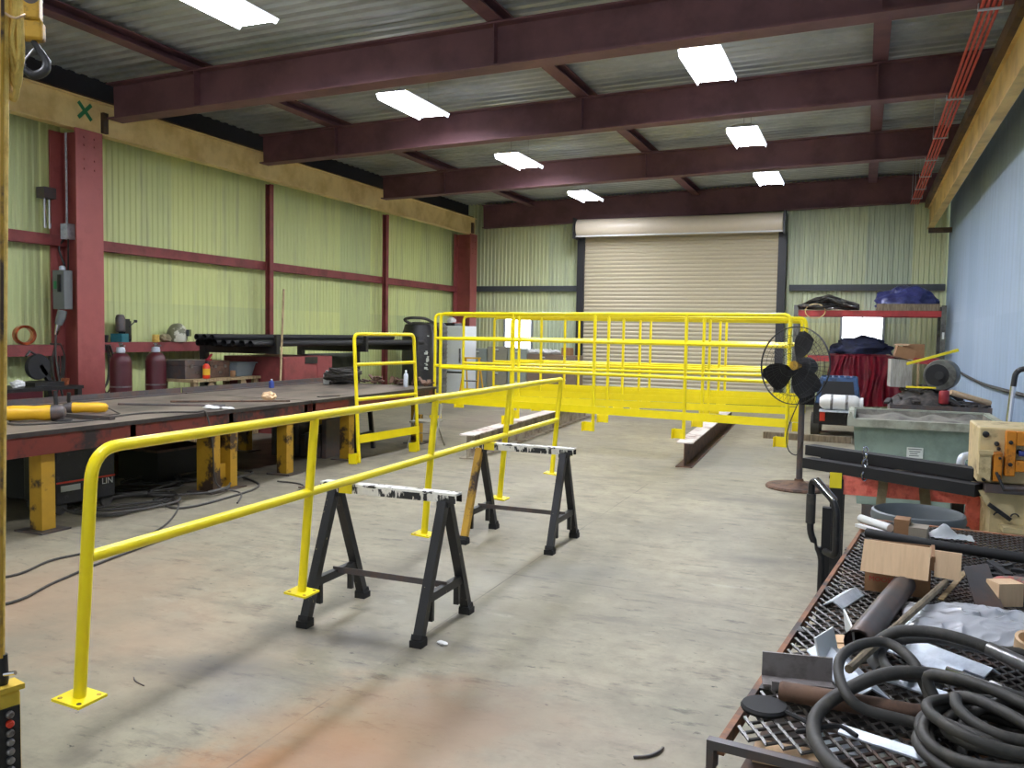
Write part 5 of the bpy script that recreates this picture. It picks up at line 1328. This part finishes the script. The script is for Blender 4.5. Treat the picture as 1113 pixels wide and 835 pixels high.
f2 = MB().hexa([(BW + .010, -BD + .01, BH + .022), (BW + .085, -BD + .02, BH + .018), (BW + .085, -BD + .023, BH + .019), (BW + .010, -BD + .013, BH + .023), (BW + .010, -BD - .012, BH - .055), (BW + .083, -BD - .002, BH - .062), (BW + .083, -BD + .001, BH - .062), (BW + .010, -BD - .009, BH - .055)]).build('side_flap', CARD, t)
MB().box(BW + .002, BW + .012, -BD, BD, BH - .04, BH + .004).build('hinge_strip', CARD_D, t)
text_part('MOOSE', .022, REDINK, 'lettering', t, (-.045, -BD - .0026, .040), (PI / 2, 0, 0), .0003)
single(MB().tube([(.045, 3.66, .83), (.26, 3.555, .832), (.60, 3.47, .83)], .019, 12), 'black_bar', BLACK_MATT, 'long black pipe lying across the far end of the cart', 'pipe')
single(MB().tube([(.022, 3.965, .826), (.135, 3.81, .826)], .017, 14), 'white_tube', WHITE_D, 'white tube at the far left corner of the cart, thicker of two', 'tube')
single(MB().bar((.012, 3.885, .812), (.108, 3.775, .812), .03, .012), 'white_strip', WHITE_D, 'flat white strip in front of the white tube at the far left of the cart', 'strip')
t = thing('small_carton', 'small brown and grey carton on the cart beside the white tube', 'box', (.205, 3.78, ZC), -.15)
MB().box(-.055, .0, -.03, .05, 0, .075).build('brown_half', CARD_D, t)
MB().box(.001, .068, -.045, .045, 0, .052).build('grey_half', M('grey_carton', (150, 140, 124), 0.85), t)
def crm(u, v):
    return Vector((.16 * u, .10 * v, .008 + .05 * math.exp(-((u - .35) ** 2 + (v - .5) ** 2) * 18) + .012 * abs(noise.noise(Vector((u * 7, v * 7, 3))))))
single(MB().grid(crm, 16, 12, thick=.001), 'white_paper', WHITE, 'crumpled white paper behind the black pipe on the cart', 'paper', (.28, 3.78, ZC))
single(MB().bar((.250, 2.87, .812), (.335, 3.08, .855), .016, .004), 'wood_strip', WOOD, 'thin pale wood strip leaning to the right flap of the cardboard box', 'wood strip')
single(MB().hexa([(.32, 2.98, .895), (.395, 3.05, .895), (.393, 3.054, .895), (.318, 2.984, .895), (.345, 2.83, .804), (.42, 2.86, .804), (.418, 2.864, .804), (.343, 2.834, .804)]), 'dark_plate', DARKSTEEL, 'dark steel plate leaning back right of the cardboard box', 'steel plate')
single(MB().box(-.04, .04, -.03, .03, 0, .07), 'small_block', CARD, 'small tan block propped behind the dark leaning plate', 'block', (.43, 2.95, ZC), (0, 0, .5))
single(MB().tube([(.062 * math.cos(2 * PI * k / 28), .062 * math.sin(2 * PI * k / 28), .026) for k in range(28)], .024, 12, closed=True), 'worn_ring', REDRING, 'worn red and grey ring at the right edge of the cart', 'ring', (.485, 3.05, ZC))
single(MB().lathe([(.03, 0), (.034, .004), (.034, .05), (.026, .05), (.026, .01)], 18), 'tape_roll', CARD, 'tan tape roll on the plastic sheet at the right edge', 'tape roll', (.405, 2.38, .835), (0.3, 0, 0))
mb = MB(); rnd = random.Random(8)
for k in range(8):
    mb.bar((rnd.uniform(0, .25), rnd.uniform(-.12, .12), .012 + .01 * k % .03), (rnd.uniform(0, .25), rnd.uniform(-.12, .12), .015 + .008 * (k % 4)), .025, .01)
tag(mb.build('scrap_bars', BLACK_MATT, None, loc=(.38, 3.28, ZC)), 'dark scrap bars heaped behind the worn ring on the cart', 'scrap', kind='stuff')

# litter on the floor
for nm, lab, cat, loc, m in (('steel_curl', 'small dark metal curl on the floor near the front left corner of the cart', 'metal scrap', (-.69, 3.13, 0), DARKSTEEL), ('paper_scrap', 'tiny white paper scrap on the floor by the near saw horse foot', 'paper', (-1.93, 3.86, 0), WHITE_D)):
    mb = MB()
    if m is DARKSTEEL: mb.tube(smooth_path([(-.05, -.03, .006), (.0, .0, .007), (.03, .05, .009), (.035, .09, .006)], 5), .006, 6)
    else: mb.blob((0, 0, .006), (.03, .02, .01), 3, .4, 3, 0, 2)
    single(mb, nm, m, lab, cat, loc)
single(MB().tube(smooth_path([(-.06, .03, .004), (-.02, .0, .004), (.05, -.02, .004)], 5), .003, 6), 'wire_piece', DARKSTEEL, 'short curved wire piece on the floor right of the near handrail foot', 'wire', (-2.95, 2.86, 0))

# ------------------------------------------------------------------ crane pendant, cable and hook on the left
P0 = Vector((-1.842, 1.376, .575))
t = thing('crane_pendant', 'yellow crane pendant control hanging on its strap at the left edge', 'crane pendant', P0, (0, 0, -.25))
def PW(v): return (Matrix.Rotation(.25, 3, 'Z') @ (Vector(v) - P0))
MB().box(-.028, .028, -.03, .03, -.30, .165).build('case', YEL_CASE, t, bevel=.008)
MB().box(-.022, .032, -.036, .036, .1655, .178).build('case_lid', YEL_CASE, t)
mb = MB().box(.0285, .033, -.024, .024, -.28, .13); mb.build('button_strip', BLACK, t)
for k in range(8):
    MB().lathe([(.009, 0), (.009, .006), (.006, .009)], 14, Matrix.Translation((.0332, 0, .115 - .048 * k * .46)) @ RX).build('button', (EXTRED if k == 1 else STEEL), t)
MB().lathe([(.012, .1785), (.014, .19), (.012, .25)], 14).build('cable_gland', BLACK, t)
MB().tube([(.012, .0, .205), (.04, .012, .212)], .005, 8).build('clamp_screw', CHROME, t)
top = Vector((-1.985, 1.58, 5.17)); low = P0 + Vector((0, 0, .245))
MB().tube([PW(low), PW(low + (top - low) * .3), PW(low + (top - low) * .6), PW(top)], [.006, .012, .013, .013], 10).build('control_cable', YEL_ROPE, t)
mb = MB()
d_ = (top - low).normalized()
for off in (-.008, .008):
    mb.tube([PW(low + Vector((off, -off, 0))), PW(low + (top - low) * .25 + Vector((off * 1.3, -off * 1.3, 0))), PW(low + (top - low) * .6 + Vector((off, -off, 0)))], .004, 8)
mb.build('strain_rope', YEL_DULL, t)
# bundle of spare cable tied to it
zz = 2.16
for k in range(7):
    rnd = random.Random(500 + k); o = Vector((-.004 + .006 * (k % 4), .004 * (k % 3), 0)); b = 2.13 + .03 * (k % 4)
    c = low + d_ * ((2.45 - low.z) / d_.z)
    pts = [c + o + Vector((.0, 0, .45)), c + o + Vector((.02, .01, .05)), c + o + Vector((.014, .008, -.12)), c + o + Vector((.006, .003, b - 2.45 + .05)), c + o + Vector((.016, .008, b - 2.45)), c + o + Vector((.024, .012, b - 2.45 + .05)), c + o + Vector((.022, .011, -.1)), c + o + Vector((.02, .010, .06)), c + o + Vector((.012, .005, .45))]
    MB().tube(smooth_path([PW(p) for p in pts], 6), .0055, 7).build('spare_loop', YEL_ROPE, t)
c = low + d_ * ((2.42 - low.z) / d_.z) + Vector((.02, .01, 0))
mb = MB()
for dz, rr in ((0, .028), (-.10, .026)): mb.tube([PW(c + Vector((rr * math.cos(2 * PI * k / 20), rr * .7 * math.sin(2 * PI * k / 20), dz + .008 * math.sin(4 * PI * k / 20)))) for k in range(20)], .003, 6, closed=True)
mb.build('tie_cord', CARD, t)

HP = Vector((-4.545, 3.66, 3.06))
t = thing('hoist_hook', 'crane hoist hook block hanging by the yellow cable at the top left', 'hook', HP, (0, 0, .66))
MB().tube(smooth_path([(0.0, 0, .19), (.045, 0, .12), (.07, 0, .07), (.055, 0, .02), (.0, 0, -.005), (-.05, 0, .03), (-.055, 0, .065)], 7), [.016 + .010 * min(1, k / 18) for k in range(30)] + [.024 - .0014 * k for k in range(13)], 12).build('hook', BLACK, t)
MB().tube([(-.05, 0, .07), (.02, 0, .17)], .006, 8).build('safety_latch', STEEL, t)
MB().box(-.06, .06, -.045, .045, .1905, .30).box(-.075, .045, -.05, .05, .3005, .52).build('block', YEL_DULL, t, bevel=.015)
mb = MB().lathe([(.04, -.052), (.045, -.05), (.045, .05), (.04, .052)], 18, Matrix.Translation((0, 0, .43)) @ RXm); mb.build('sheave', DARKSTEEL, t)
mb = MB()
for s in (-.03, .03): mb.tube([(s, 0, .521), (s, 0, 2.10)], .008, 8)
mb.build('hoist_rope', STEEL, t)

# ------------------------------------------------------------------ camera, sky, exposure
cam = bpy.data.cameras.new('camera'); co = bpy.data.objects.new('camera', cam); COL.objects.link(co)
yaw, pitch, roll = 0.38694, 0.059737, 0.017505
fw = Vector((-math.sin(yaw) * math.cos(pitch), math.cos(yaw) * math.cos(pitch), -math.sin(pitch)))
r0 = Vector((math.cos(yaw), math.sin(yaw), 0)); d0 = fw.cross(r0)
r = math.cos(roll) * r0 - math.sin(roll) * d0; dn = math.sin(roll) * r0 + math.cos(roll) * d0
m = Matrix((r, -dn, -fw)).transposed().to_4x4(); m.translation = Vector((0, 0, 1.6))
co.matrix_world = m
cam.sensor_fit = 'HORIZONTAL'; cam.sensor_width = 36.0; cam.lens = 931.3 / 1113 * 36.0
cam.clip_start = .05; cam.clip_end = 100
SC.camera = co
w = bpy.data.worlds.new('World'); SC.world = w; w.use_nodes = True
bg = w.node_tree.nodes['Background']; bg.inputs[0].default_value = (.86, .93, 1.0, 1); bg.inputs[1].default_value = .95
SC.view_settings.view_transform = 'Standard'; SC.view_settings.look = 'None'
SC.view_settings.exposure = 0.0; SC.view_settings.gamma = 1.0
SC.view_settings.use_curve_mapping = False
SC.cycles.max_bounces = 6; SC.cycles.diffuse_bounces = 4; SC.cycles.use_denoising = True
SC.cycles.sample_clamp_indirect = 8.0
